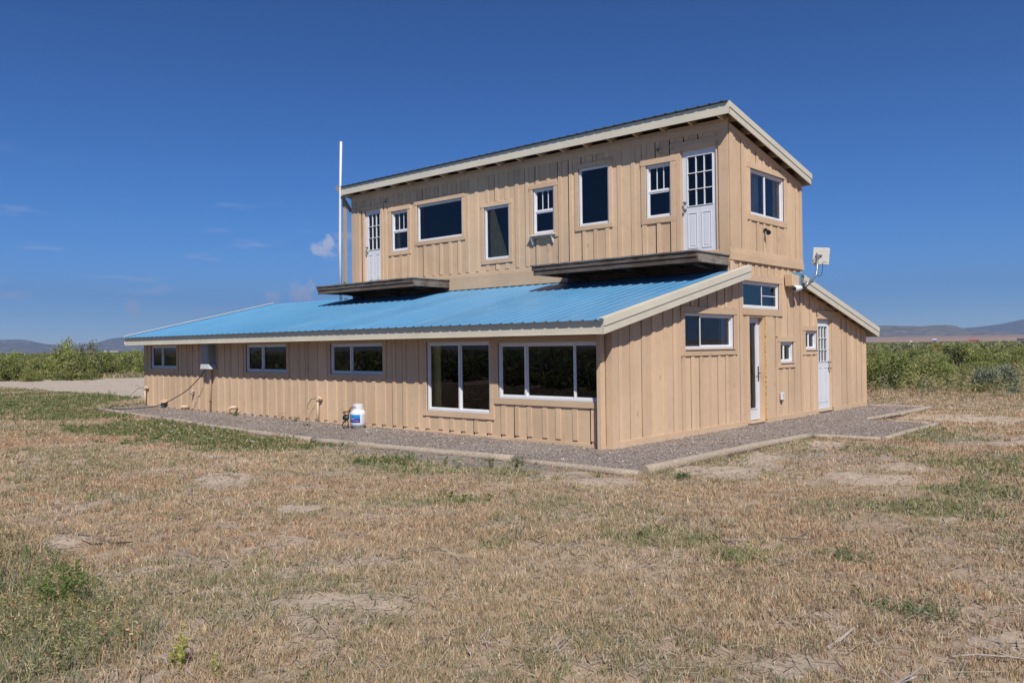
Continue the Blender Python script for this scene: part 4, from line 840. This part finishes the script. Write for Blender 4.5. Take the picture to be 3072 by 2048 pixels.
near_g=sst(tn1+.35*(tn2-.5)+.12*(1-sst(r,3,9)),.50,.64); far_t=sst(r,24,36)*(y>8)
ct=pick(STRAW,T)
def mixin(c,pal,p): k=rng.random(T)<p; c[k]=pick(pal,int(k.sum())); return c
ct=mixin(ct,RU,np.clip(.24+.6*ru+1.7*(tn0-.5)+.9*(tn2-.5),0,.88)); ct=mixin(ct,OL,np.clip(.10+.62*near_g-.3*ru,0,.85)); ct=mixin(ct,GG,.03+.12*near_g+.25*far_t); ct=mixin(ct,OL,far_t*.5)
gside=g*np.where(x>-1.3,.3,1.0); ct=mixin(ct,GN,np.clip(gside*.75+f*.3,0,.85)); ct=mixin(ct,OL,np.where(x>-1.3,g*.5,0)); ct=mixin(ct,GG,f*.3); ct=mixin(ct,GN,np.full(T,.012)); ct=mixin(ct,np.array([[.42,.35,.27],[.36,.29,.22]]),np.full(T,.14))
c=np.repeat(ct*tuft[:,None],nb,0)*rng.uniform(.72,1.16,(n,1)); kk=rng.random(n)<.22; c[kk]=pick(STRAW,int(kk.sum()))*.98
tri_blades(X_,Y_,Z_-.004,h,w,np.cos(a)*lean,np.sin(a)*lean,c,'dry_grass','short dry straw coloured grass mixed with green patches covering the yard',M['blade'])
# straw lying flat and bits of stalk
x,y,r=wedge(62000,1.6,30,A0,A1,1.25); k=~keep_out(x,y); x,y,r=x[k],y[k],r[k]; z,q=hfun(x,y); k=rng.random(len(x))<(1-.75*q[9])*(.35+.65*sst(q[5],.4,.6)); x,y,r,z=x[k],y[k],r[k],z[k]; n=len(x)
a=rng.uniform(0,6.28,n); l=rng.uniform(.03,.14,n)*(1+(rng.random(n)<.04)*1.6); w=.0010+.0006*r; nx_,ny_=np.cos(a),np.sin(a); b0=z+.006+rng.uniform(0,.02,n); b1=z+.006+rng.uniform(0,.03,n)
V=np.stack([np.stack([x-ny_*w,y+nx_*w,b0],1),np.stack([x+ny_*w,y-nx_*w,b0],1),np.stack([x+nx_*l+ny_*w*.5,y+ny_*l-nx_*w*.5,b1],1),np.stack([x+nx_*l-ny_*w*.5,y+ny_*l+nx_*w*.5,b1],1)],1).reshape(-1,3)
pal=np.array([[.60,.50,.36],[.52,.42,.30],[.46,.40,.34],[.34,.28,.23],[.66,.58,.45]]); F=np.arange(n*4).reshape(-1,4)
tag(raw_mesh('fallen_straw',V,F,M['blade'],np.repeat(pick(pal,n),4,0)),'loose straw and broken stalks lying on the dry ground','straw',kind='stuff')

# broad leaved and feathery weeds: stems carrying small leaves
def weedmesh(x,y,z,hh,pal,leafn,leafs,lsize,spread,stemw):
    n=len(x); a=rng.uniform(0,6.28,n); ln=hh*rng.uniform(.1,spread,n); tx,ty=np.cos(a)*ln,np.sin(a)*ln; Vs=[];Cs=[];
    ca=rng.uniform(0,6.28,n); w=stemw
    S=np.stack([np.stack([x-np.cos(ca)*w,y-np.sin(ca)*w,z],1),np.stack([x+np.cos(ca)*w,y+np.sin(ca)*w,z],1),np.stack([x+tx,y+ty,z+hh],1)],1); Vs.append(S.reshape(-1,3)); c0=pick(pal,n)*np.array([1.15,1.05,1.0]); Cs.append(np.repeat(c0,3,0))
    m=leafn; t=rng.uniform(.12,1.03,(n,m)); bx=x[:,None]+tx[:,None]*t**1.3; by=y[:,None]+ty[:,None]*t**1.3; bz=z[:,None]+hh[:,None]*t
    d=rng.normal(0,1,(n,m,3)); d[...,2]=np.abs(d[...,2])*.6; d/=np.linalg.norm(d,axis=-1,keepdims=True); e=rng.normal(0,1,(n,m,3)); e/=np.linalg.norm(e,axis=-1,keepdims=True)
    L_=lsize*rng.uniform(.6,1.4,(n,m,1)); P=np.stack([bx,by,bz],-1); q=np.stack([P-e*L_*.22,P+e*L_*.22,P+d*L_],2).reshape(-1,3); Vs.append(q); Cs.append(np.repeat(np.repeat(c0,m,0)*rng.uniform(.75,1.3,(n*m,1)),3,0))
    V=np.concatenate(Vs); return V,np.arange(len(V)).reshape(-1,3),np.concatenate(Cs)
def scatter_weeds(N,r0,r1,a0,a1,pw,dfun):
    x,y,r=wedge(N,r0,r1,a0,a1,pw); k=~keep_out(x,y); x,y,r=x[k],y[k],r[k]; z,q=hfun(x,y); k=rng.random(len(x))<dfun(x,y,q); return x[k],y[k],z[k]
x,y,z=scatter_weeds(46000,1.6,9.5,azi(-500)-.3,azi(1500),1.0,lambda x,y,q:q[1]*(.25+.75*sst(fbm(x,y,.35,77),.42,.58)))
V,F,c=weedmesh(x,y,z,rng.uniform(.04,.17,len(x)),np.concatenate([OL*1.1,GN*1.25,GG,GG,OL,RU[:1],STRAW[:2]*.9]),8,0,.020,.8,.0014)
tag(raw_mesh('feathery_weeds',V,F,M['leaf'],c),'soft feathery green weeds in the near left corner','weeds',kind='stuff')
x,y,z=scatter_weeds(60000,5,34,azi(-400),azi(3400),.9,lambda x,y,q:q[0]*np.where(x>-1.3,.12,.9)*(1-q[9]))
V,F,c=weedmesh(x,y,z,rng.uniform(.03,.10,len(x)),np.concatenate([GN*1.15,GN*1.2,OL[2:3],GN*.95]),7,0,.040,1.1,.002)
tag(raw_mesh('clover_patch',V,F,M['leaf'],c),'low dark green leafy ground cover along the front log and far left lawn','ground cover',kind='stuff')
px_=rng.uniform(-9.5,-4.6,60); py_=rng.uniform(-3.4,-2.5,60); k=rng.random(60)<.45; px_,py_=px_[k],py_[k]; n=len(px_); fl=np.array([[1,0,0],[0,1,0],[-1,0,0],[0,-1,0],[0,0,.4]])*.022
V=(fl[None]*rng.uniform(.6,1.3,(n,1,1))+np.stack([px_,py_,gh(px_,py_)+.085],1)[:,None,:]).reshape(-1,3); F=(np.array([[0,1,4],[1,2,4],[2,3,4],[3,0,4]])[None]+5*np.arange(n)[:,None,None]).reshape(-1,3)
tag(raw_mesh('white_flowers',V,F,M['leaf'],np.full((len(V),3),.95)),'tiny white flowers dotted over the dark green ground cover','flowers',kind='stuff')
# tall grass and weeds in front of the right hand scrub
x,y,z=scatter_weeds(26000,24,58,azi(2450),azi(3500),1.0,lambda x,y,q:sst(q[10],27,33)*(.35+.65*sst(fbm(x,y,3.2,91),.42,.55)))
V,F,c=weedmesh(x,y,z,rng.uniform(.12,.55,len(x)),np.concatenate([OL,GG,GG,OL*1.15,STRAW[:2]*.75,GN]),9,0,.09,.5,.006)
tag(raw_mesh('tall_weeds',V,F,M['leaf'],c),'knee high grey green weeds and grass in front of the right hand scrub','weeds',kind='stuff')
x,y,z=scatter_weeds(9000,34,62,azi(-400),azi(520),1.0,lambda x,y,q:np.exp(-((x+46.5-(y-5.4)*1.13+1.2)/1.6)**2)*.9)
V,F,c=weedmesh(x,y,z,rng.uniform(.08,.4,len(x)),np.concatenate([OL*1.1,STRAW[:1]*.8,GG]),8,0,.09,.6,.006)
tag(raw_mesh('verge_weeds',V,F,M['leaf'],c),'pale weeds along the foot of the left hand scrub','weeds',kind='stuff')

# single plants you can pick out
def plant(name,x,y,h,n,pal,label,leafn=14,ls=.03,spread=.8,sw=.003,cat='weed',rad=.03):
    xs=x+rng.normal(0,rad,n); ys=y+rng.normal(0,rad,n); z0=gz(x,y); V,F,c=weedmesh(xs-x,ys-y,np.zeros(n)-.005,h*rng.uniform(.5,1,n),np.array(pal),leafn,0,ls,spread,sw)
    o=raw_mesh(name,V,F,M['leaf'],c); o.location=(x,y,z0); tag(o,label,cat); return o
plant('weed',3.28,-8.50,.24,9,[[.36,.40,.10],[.42,.44,.14]],'yellow green leafy weed at the bottom edge in front of the dry grass',26,.024,.45,.0035)
plant('weed',3.52,-8.42,.15,4,[[.36,.40,.10],[.33,.38,.10]],'shorter yellow green weed beside the tall one at the bottom edge',18,.02,.4,.003)
plant('weed',1.75,-8.5,.30,60,[[.13,.21,.05],[.17,.25,.07],[.10,.17,.04]],'bright green bushy weed in the near left corner',30,.022,.75,.002,rad=.07)
plant('weed',.00,-2.20,.20,12,[[.12,.17,.06],[.16,.20,.08]],'upright dark green weed just outside the front log',14,.03,.3)
plant('weed',-.28,-2.40,.15,9,[[.14,.18,.08]],'upright weed left of the taller one outside the front log',12,.03,.3)
plant('weed',1.35,-2.25,.08,14,[[.12,.17,.06]],'tiny dark green weed below the near log corner',10,.02,.6)
plant('weed',2.2,-1.75,.10,30,[[.12,.18,.08],[.18,.24,.12]],'low spreading grey green weed outside the near end of the side log',12,.03,1.3)
plant('weed',-7.9,-.35,.17,14,[[.12,.19,.05]],'small weed in the gravel left of the standpipe',12,.03,.7)
plant('weed',-8.6,-.22,.20,7,[[.25,.20,.09],[.3,.24,.1]],'spindly brownish weed against the wall below the third small window',9,.03,.5)
plant('weed',-10.4,-.3,.12,22,[[.13,.20,.05]],'low green weed in the gravel right of the drain elbow',12,.035,1.4)
plant('weed',-6.9,-.75,.10,12,[[.11,.16,.06]],'low weed in the gravel between the standpipe and the gas cylinder',12,.03,1.2)
plant('weed',4.45,-4.8,.10,60,[[.26,.33,.10],[.22,.30,.09]],'bright lime green low weed clump on the right of the yard',14,.018,.9,.002,rad=.12)
plant('weed',5.05,-4.25,.10,50,[[.15,.20,.10],[.2,.25,.13]],'blue green low weed clump right of the lime green one',14,.018,.9,.002,rad=.12)
plant('weed',5.85,-5.25,.09,60,[[.22,.27,.17],[.18,.23,.13]],'grey green mat of weeds near the right edge',12,.02,1.1,.002,rad=.13)
plant('weed',6.15,-2.9,.12,45,[[.14,.19,.10],[.2,.25,.13]],'grey green weed clump beside a scatter of twigs at right',14,.02,1.1,.002,rad=.13)
# dead branches
def stick(pts,r_,label,mat='oldwood',twigs=0,seed=0,group='dead sticks in the yard'):
    rn=random.Random(seed); B=MB(); P=[]
    for (x_,y_,dz) in pts: P.append((x_,y_,gz(x_,y_)+.012+dz))
    B.tube(P,[r_*(1-.6*i/(len(P)-1)) for i in range(len(P))],7)
    for i in range(twigs):
        a=Vector(P[rn.randrange(len(P)-1)]); d=Vector((rn.uniform(-1,1),rn.uniform(-1,1),rn.uniform(.05,.5))).normalized()*rn.uniform(.06,.2); B.tube([a,a+d*.5,a+d+Vector((rn.uniform(-.02,.02),rn.uniform(-.02,.02),0))],[r_*.45,r_*.35,r_*.2],5)
    one('stick',B,M[mat],label,'stick',group)
M['bleached']=weathered('bleached_wood',(.36,.31,.26),(.62,.56,.49),'X'); M['charred']=simple('dark_bark',(.05,.04,.035),.9,0,.3,30)
stick([(5.66,-6.20,.0),(5.68,-6.03,.02),(5.68,-5.86,.03)],.013,'short white bleached stick standing out at the lower right','bleached',2,1)
stick([(-.38,-7.72,.08),(-.1,-7.72,.07),(.12,-7.6,.05),(.36,-7.63,.0)],.008,'grey branch lying over the small dirt mound at left',twigs=6,seed=2)
stick([(.18,-7.70,.01),(.30,-7.58,.02),(.42,-7.48,.03)],.011,'short black charred stick right of the dirt mound','charred',1,3)
stick([(4.09,-4.32,.0),(4.2,-4.3,.01),(4.3,-4.24,.01)],.008,'thin grey stick left of the pair in the right middle of the yard',twigs=1,seed=4)
stick([(4.43,-3.96,.01),(4.55,-3.95,.015),(4.72,-3.9,.02)],.010,'straight grey stick right of the thin one in the middle of the yard',twigs=3,seed=5)
stick([(4.62,-4.75,.0),(4.72,-4.7,.02),(4.86,-4.68,.0)],.008,'crooked grey stick next to the lime green weed',twigs=1,seed=6)
stick([(6.18,-5.90,.0),(6.28,-5.85,.02),(6.42,-5.78,.02),(6.6,-5.70,.01)],.006,'branching pale stick at the lower right edge','bleached',6,7)
stick([(6.3,-3.3,.02),(6.1,-3.15,.03),(5.95,-3.15,.01)],.009,'tangle of grey twigs at the right of the yard',twigs=9,seed=8)
stick([(6.45,-2.6,.02),(6.6,-2.5,.03),(6.85,-2.45,.01)],.009,'pair of grey twigs behind the grey green clump at right',twigs=5,seed=9)
stick([(2.35,-6.25,.0),(2.45,-6.1,.02),(2.5,-5.98,.03)],.007,'knobbly grey twig in the centre foreground',twigs=3,seed=10)
stick([(2.75,-5.35,.0),(2.9,-5.3,.01),(3.05,-5.35,.01)],.007,'dark twig pile right of the centre foreground','charred',5,11)
stick([(6.02,-6.55,.0),(6.10,-6.50,.03),(6.16,-6.42,.05)],.010,'forked bleached stick at the bottom edge right of centre','bleached',3,12)
stick([(.55,-8.95,.0),(.85,-8.72,.15),(1.15,-8.50,.32)],.004,'tall thin dry stalk leaning in the near left weeds','raw',2,13)

# ------------------------------------------------------------------ shrubs
def shrub_mesh(name,seed,w,h,pal,nleaf,ls,clumps,stems=True,upright=.3,droop=0):
    rs=np.random.default_rng(seed); 
    cx=rs.normal(0,1,(clumps,3)); cx/=np.linalg.norm(cx,axis=1,keepdims=True); cx[:,2]=np.abs(cx[:,2]); rr_=rs.uniform(.35,1,(clumps,1))**.6; C3=cx*rr_*np.array([w/2,w/2,h*.86])+np.array([0,0,h*.06]); C3[:,2]*=rs.uniform(.75,1.12,clumps)
    ci=rs.integers(0,clumps,nleaf); cr=rs.uniform(.10,.22,clumps)*min(w,h*1.2); d=rs.normal(0,1,(nleaf,3)); d/=np.linalg.norm(d,axis=1,keepdims=True); d*=rs.random((nleaf,1))**.5
    P=C3[ci]+d*cr[ci][:,None]*np.array([1,1,.8+upright]); P[:,2]=np.maximum(P[:,2],.02)
    dr=rs.normal(0,1,(nleaf,3)); dr[:,2]=np.abs(dr[:,2])+upright; dr/=np.linalg.norm(dr,axis=1,keepdims=True); e=np.cross(dr,rs.normal(0,1,(nleaf,3))); e/=np.linalg.norm(e,axis=1,keepdims=True)
    L_=ls*rs.uniform(.6,1.5,(nleaf,1)); V=np.stack([P-e*L_*.28,P+e*L_*.28,P+dr*L_],1).reshape(-1,3)
    pal=np.array(pal); cc=pal[rs.integers(0,len(pal),clumps)]*rs.uniform(.8,1.22,(clumps,1)); c=cc[ci]*rs.uniform(.8,1.22,(nleaf,1))
    me=raw_mesh(name,V,np.arange(len(V)).reshape(-1,3),M['leaf'],np.repeat(c,3,0)).data
    st=MB()
    for i in range(min(clumps,26)):
        q=C3[i]; b_=Vector((rs.normal(0,.05*w),rs.normal(0,.05*w),-.03)); st.tube([b_,b_.lerp(Vector(q),.5)+Vector((rs.normal(0,.03),rs.normal(0,.03),.03)),Vector(q)*1.04],[.018*h,.012*h,.004*h],5,caps=False)
    so=st.build('stems',M['bark'],None)
    for o in [o for o in bpy.data.objects if o.data in (me,)]: bpy.data.objects.remove(o)
    sm=so.data; bpy.data.objects.remove(so); return me,sm
M['bark']=simple('grey_bark',(.17,.13,.10),.9,0,.2,30)
GRN=[[.24,.28,.085],[.31,.34,.11],[.38,.38,.14],[.17,.20,.075]]; YEL=[[.40,.40,.14],[.45,.44,.18],[.35,.36,.13]]; SAGE=[[.25,.28,.19],[.30,.33,.23],[.21,.24,.16]]; TWG=[[.30,.265,.21],[.34,.30,.25],[.25,.22,.16],[.22,.23,.12]]; GOLD=[[.38,.31,.08],[.34,.30,.10]]
PROTO={'green':[shrub_mesh('foliage',s,1.9,1.45,GRN,5200,.075,46) for s in (1,2,3,4)],'yellow':[shrub_mesh('foliage',s,1.7,1.3,YEL+GRN[:2],4600,.07,40) for s in (5,6,7)],'sage':[shrub_mesh('foliage',s,1.5,.95,SAGE,4200,.07,34,upright=.8) for s in (8,9)],'twig':[shrub_mesh('foliage',s,1.5,1.25,TWG,2600,.06,40) for s in (10,11)],'gold':[shrub_mesh('foliage',12,1.5,1.0,GOLD+YEL[:1],3600,.06,34)]}
LAB={'green':'dense dark green scrub bush among the others','yellow':'yellow green scrub bush among the others','sage':'low grey green sage bush among the others','twig':'half bare grey brown bush among the others','gold':'golden flowering low bush among the others'}
def shrub(kind,x,y,s,zs=1.0,label=None,group=None,i=None):
    p=PROTO[kind]; f_,s_=p[(i if i is not None else random.randrange(99))%len(p)]
    o=bpy.data.objects.new('shrub',None); COL.objects.link(o); o.location=(x,y,gz(x,y)-.02); o.rotation_euler=(0,0,random.uniform(0,6.28)); o.scale=(s,s,s*zs); o.empty_display_size=.2
    tag(o,label or LAB[kind],'shrub',group)
    a=bpy.data.objects.new('foliage',f_); COL.objects.link(a); a.parent=o; b=bpy.data.objects.new('stems',s_); COL.objects.link(b); b.parent=o
    return o
placed=[]
def free(x,y,d):
    if any((x-a)**2+(y-b)**2<d*d for a,b in placed): return False
    placed.append((x,y)); return True
def at(u,dist):
    a=azi(u); return CAM.x+math.sin(a)*dist,CAM.y+math.cos(a)*dist
# left hand row beyond the track
def where(side,kd,sz,dist,u,zs=1.0):
    big='large' if sz>1 else ('small' if sz<.86 else 'medium'); zz='tall ' if zs>(1.05 if side=='L' else .86) else ('flat ' if zs<(.98 if side=='L' else .70) else ''); nm={'green':'dense green bush','yellow':'yellow green bush','twig':'grey brown twiggy bush','sage':'grey green sage bush'}[kd]
    if side=='L': row='front' if dist<56 else ('second' if dist<64 else 'back'); pl='left end' if u<110 else ('middle' if u<300 else 'right end'); return f'{big} {zz}{nm}, {row} row, {pl} beyond the track'
    row='front row' if dist<46 else ('near' if dist<58 else ('middle' if dist<75 else 'far')); pl='beside the house corner' if u<2740 else ('mid part' if u<2930 else 'right edge'); return f'{big} {zz}{nm}, {row}, {pl} of right hand scrub'
def special(kind,u,dist,s,zs,label,i=0):
    x_,y_=at(u,dist); placed.append((x_,y_)); shrub(kind,x_,y_,s,zs,label,None,i)
special('green',190,52,1.35,1.18,'tallest dark green bush of the left hand row, round topped',0)
special('twig',262,53,1.3,1.35,'tall bush with brown seed heads in the left hand row',0)
special('yellow',92,49.5,.65,.95,'small bright yellow green bush at the front of the left hand row',1)
special('green',235,50,1.15,.95,'dark low spreading bush at the foot of the tall ones on the left',2)
special('sage',2985,31.2,1.05,.85,'lone round silvery green bush on the open grass at the right edge',0)
special('green',2660,30.6,.95,1.05,'yellowish green bush right against the far corner of the house',1)
special('yellow',2792,33.5,1.05,.95,'soft light green feathery bush in front of the right hand scrub',1)
special('green',2900,45.5,1.35,.85,'wide dark bush with shaded hollows behind the grass at right',3)
special('gold',2812,86,1.3,1.1,'yellow flowering bush near the top of the right hand scrub',0)
for j in range(150):
    if sum(1 for p in placed if p[0]<-20)>95: break
    u=random.uniform(-330,560); dist=50+27*random.random()**1.3+max(0,(u-150)/300)*3
    x_,y_=at(u,dist)
    if y_<3.5 or not free(x_,y_,1.05): continue
    kd=random.choices(['green','yellow','twig','sage'],[6,3,1,.8])[0]; sz=random.uniform(.8,1.1)
    zs_=random.uniform(.95,1.15); shrub(kd,x_,y_,sz,zs_,where('L',kd,sz,dist,u,zs_),{'green':'green bushes beyond the track','yellow':'yellow green bushes beyond the track','twig':'twiggy bushes beyond the track','sage':'grey green bushes beyond the track'}[kd])
cnt=0
for u,dd,sz,zz_,kd in ((2640,33.5,.62,.95,'yellow'),(2690,33,.62,.8,'yellow'),(2730,34.5,.75,.95,'green'),(2765,31.5,.5,.8,'sage'),(2830,32,.6,.75,'yellow'),(2850,35.5,.85,.8,'yellow'),(2745,38,.9,.85,'yellow'),(2880,34,.45,.8,'sage'),(2945,38,.5,.7,'sage'),(2670,36.5,.9,.85,'green'),(3040,29,.35,.8,'sage'),(2940,29.5,.3,.8,'green')):
    x_,y_=at(u,dd); placed.append((x_,y_)); shrub(kd,x_,y_,sz,zz_,where('R',kd,sz,dd,u,zz_),{'green':'green bushes right of the house','yellow':'yellow green bushes right of the house','sage':'sage bushes right of the house'}[kd])
for j in range(1500):
    if cnt>=160: break
    u=random.uniform(2540,3420); dist=33+62*random.random()**.85
    if u>2960 and dist<42 : continue
    if 2700<u<2960 and dist<38: continue
    x_,y_=at(u,dist)
    if not free(x_,y_,1.25+.008*dist): continue
    cnt+=1; kd=random.choices(['green','yellow','twig','sage'],[4,3.4,1.8,2.2])[0]; sz=random.uniform(.6,1.0) if dist<50 else random.uniform(.7,1.08)
    zs_=random.uniform(.6,1.0); shrub(kd,x_,y_,sz,zs_,where('R',kd,sz,dist,u,zs_),{'green':'green bushes right of the house','yellow':'yellow green bushes right of the house','twig':'twiggy bushes right of the house','sage':'sage bushes right of the house'}[kd])
# scrub running out to the plain, one mass
def far_scrub(n,a0,a1,r0,r1,nl,seed):
    rs=np.random.default_rng(seed); a=rs.uniform(a0,a1,n); r=(r0**.8+rs.random(n)*(r1**.8-r0**.8))**1.25; cx=CAM.x+np.sin(a)*r; cy=CAM.y+np.cos(a)*r; hh=rs.uniform(.6,1.38,n); ww=hh*rs.uniform(.7,1.1,n)*(1+r/600)
    pal=np.array(GRN*2+YEL+SAGE+TWG[:2]+GOLD[:1]); bc=pal[rs.integers(0,len(pal),n)]*rs.uniform(.75,1.15,(n,1))
    d=rs.normal(0,1,(n,nl,3)); d/=np.linalg.norm(d,axis=-1,keepdims=True); d[...,2]=np.abs(d[...,2]); d*=rs.uniform(.55,1.05,(n,nl,1))
    P=np.stack([cx[:,None]+d[...,0]*ww[:,None],cy[:,None]+d[...,1]*ww[:,None],gh(cx,cy)[:,None]+d[...,2]*hh[:,None]*.95],-1)
    L_=(.11+r[:,None,None]*.0007)*rs.uniform(.6,1.4,(n,nl,1)); u=rs.normal(0,1,(n,nl,3)); u/=np.linalg.norm(u,axis=-1,keepdims=True); v=np.cross(u,rs.normal(0,1,(n,nl,3))); v/=np.linalg.norm(v,axis=-1,keepdims=True)
    V=np.stack([P-u*L_,P+u*L_*.8+v*L_*.3,P+v*L_],2).reshape(-1,3); c=np.repeat(np.repeat(bc,nl,0)*rs.uniform(.75,1.25,(n*nl,1)),3,0); return V,c
Vs=[far_scrub(1500,azi(2380),azi(3600),88,240,130,1),far_scrub(1700,azi(2380),azi(3600),200,900,50,2),far_scrub(900,azi(-700),azi(620),76,240,130,3),far_scrub(1300,azi(-700),azi(620),200,900,50,4),far_scrub(900,azi(620),azi(2380),60,900,50,5),far_scrub(1100,-2.75,-1.72,13,90,150,6)]
V=np.concatenate([a for a,_ in Vs]); c=np.concatenate([b for _,b in Vs]); tag(raw_mesh('far_scrub',V,np.arange(len(V)).reshape(-1,3),M['leaf'],c),'greasewood scrub stretching out to the plain','scrub',kind='stuff')
# distant farm buildings
def farm(u,dist,w,h,wm,rm,label,roofh=.35):
    x_,y_=at(u,dist); a=azi(u); z0=gz(x_,y_); e=empty('distant_building',(x_,y_,z0-.5),label,'building'); ca,sa=math.cos(a),math.sin(a)
    Mx=lambda p,q,r_:(x_+p*ca+q*sa,y_-p*sa+q*ca,z0-.5+r_)
    B=MB(); B.box((-w/2,-3,0),(w/2,3,h),Mx); B.build('wall',wm,e); B=MB(); B.add([Mx(-w/2-.3,-3.3,h),Mx(w/2+.3,-3.3,h),Mx(w/2+.3,3.3,h),Mx(-w/2-.3,3.3,h),Mx(-w/2,0,h+h*roofh),Mx(w/2,0,h+h*roofh)],[(0,1,5,4),(3,4,5,2),(0,4,3),(1,2,5),(0,3,2,1)]); B.build('roof',rm,e)
M['fwhite']=simple('distant_white',(.8,.8,.8),.6); M['fred']=simple('distant_red',(.50,.10,.07),.7); M['fgrey']=simple('distant_grey',(.14,.15,.15),.7); M['fblue']=simple('distant_blue',(.08,.13,.25),.6)
farm(341,900,6.5,3.0,M['fwhite'],M['fgrey'],'distant white house beyond the left hand scrub'); farm(314,950,2,2.6,M['fwhite'],M['fwhite'],'tiny white shed left of the distant white house')
farm(2804,850,3.2,3.6,M['fblue'],M['fwhite'],'distant blue shed with a white roof above the right hand scrub',.25); farm(2922,900,8.5,2.9,M['fred'],M['fred'],'long distant red roofed barn above the right hand scrub',.2); farm(3066,800,7,3.4,M['fgrey'],M['fgrey'],'distant grey shed at the right edge',.15); farm(2733,900,2,2.8,M['fwhite'],M['fwhite'],'small white distant trailer left of the blue shed',.15)

# ------------------------------------------------------------------ haze over the valley
m=bpy.data.materials.new('valley_haze'); m.use_nodes=True; t=m.node_tree; t.nodes.clear(); out=t.nodes.new('ShaderNodeOutputMaterial'); pv=t.nodes.new('ShaderNodeVolumePrincipled')
pv.inputs['Color'].default_value=(.28,.53,1,1); pv.inputs['Density'].default_value=.00011; pv.inputs['Anisotropy'].default_value=.2; t.links.new(pv.outputs[0],out.inputs['Volume'])
B=MB(); B.box((-13500,-13500,-12),(13500,13500,900)); hz=B.build('haze',m,None); hz['kind']='stuff'; hz['label']='thin blue haze over the valley'; hz['category']='haze'
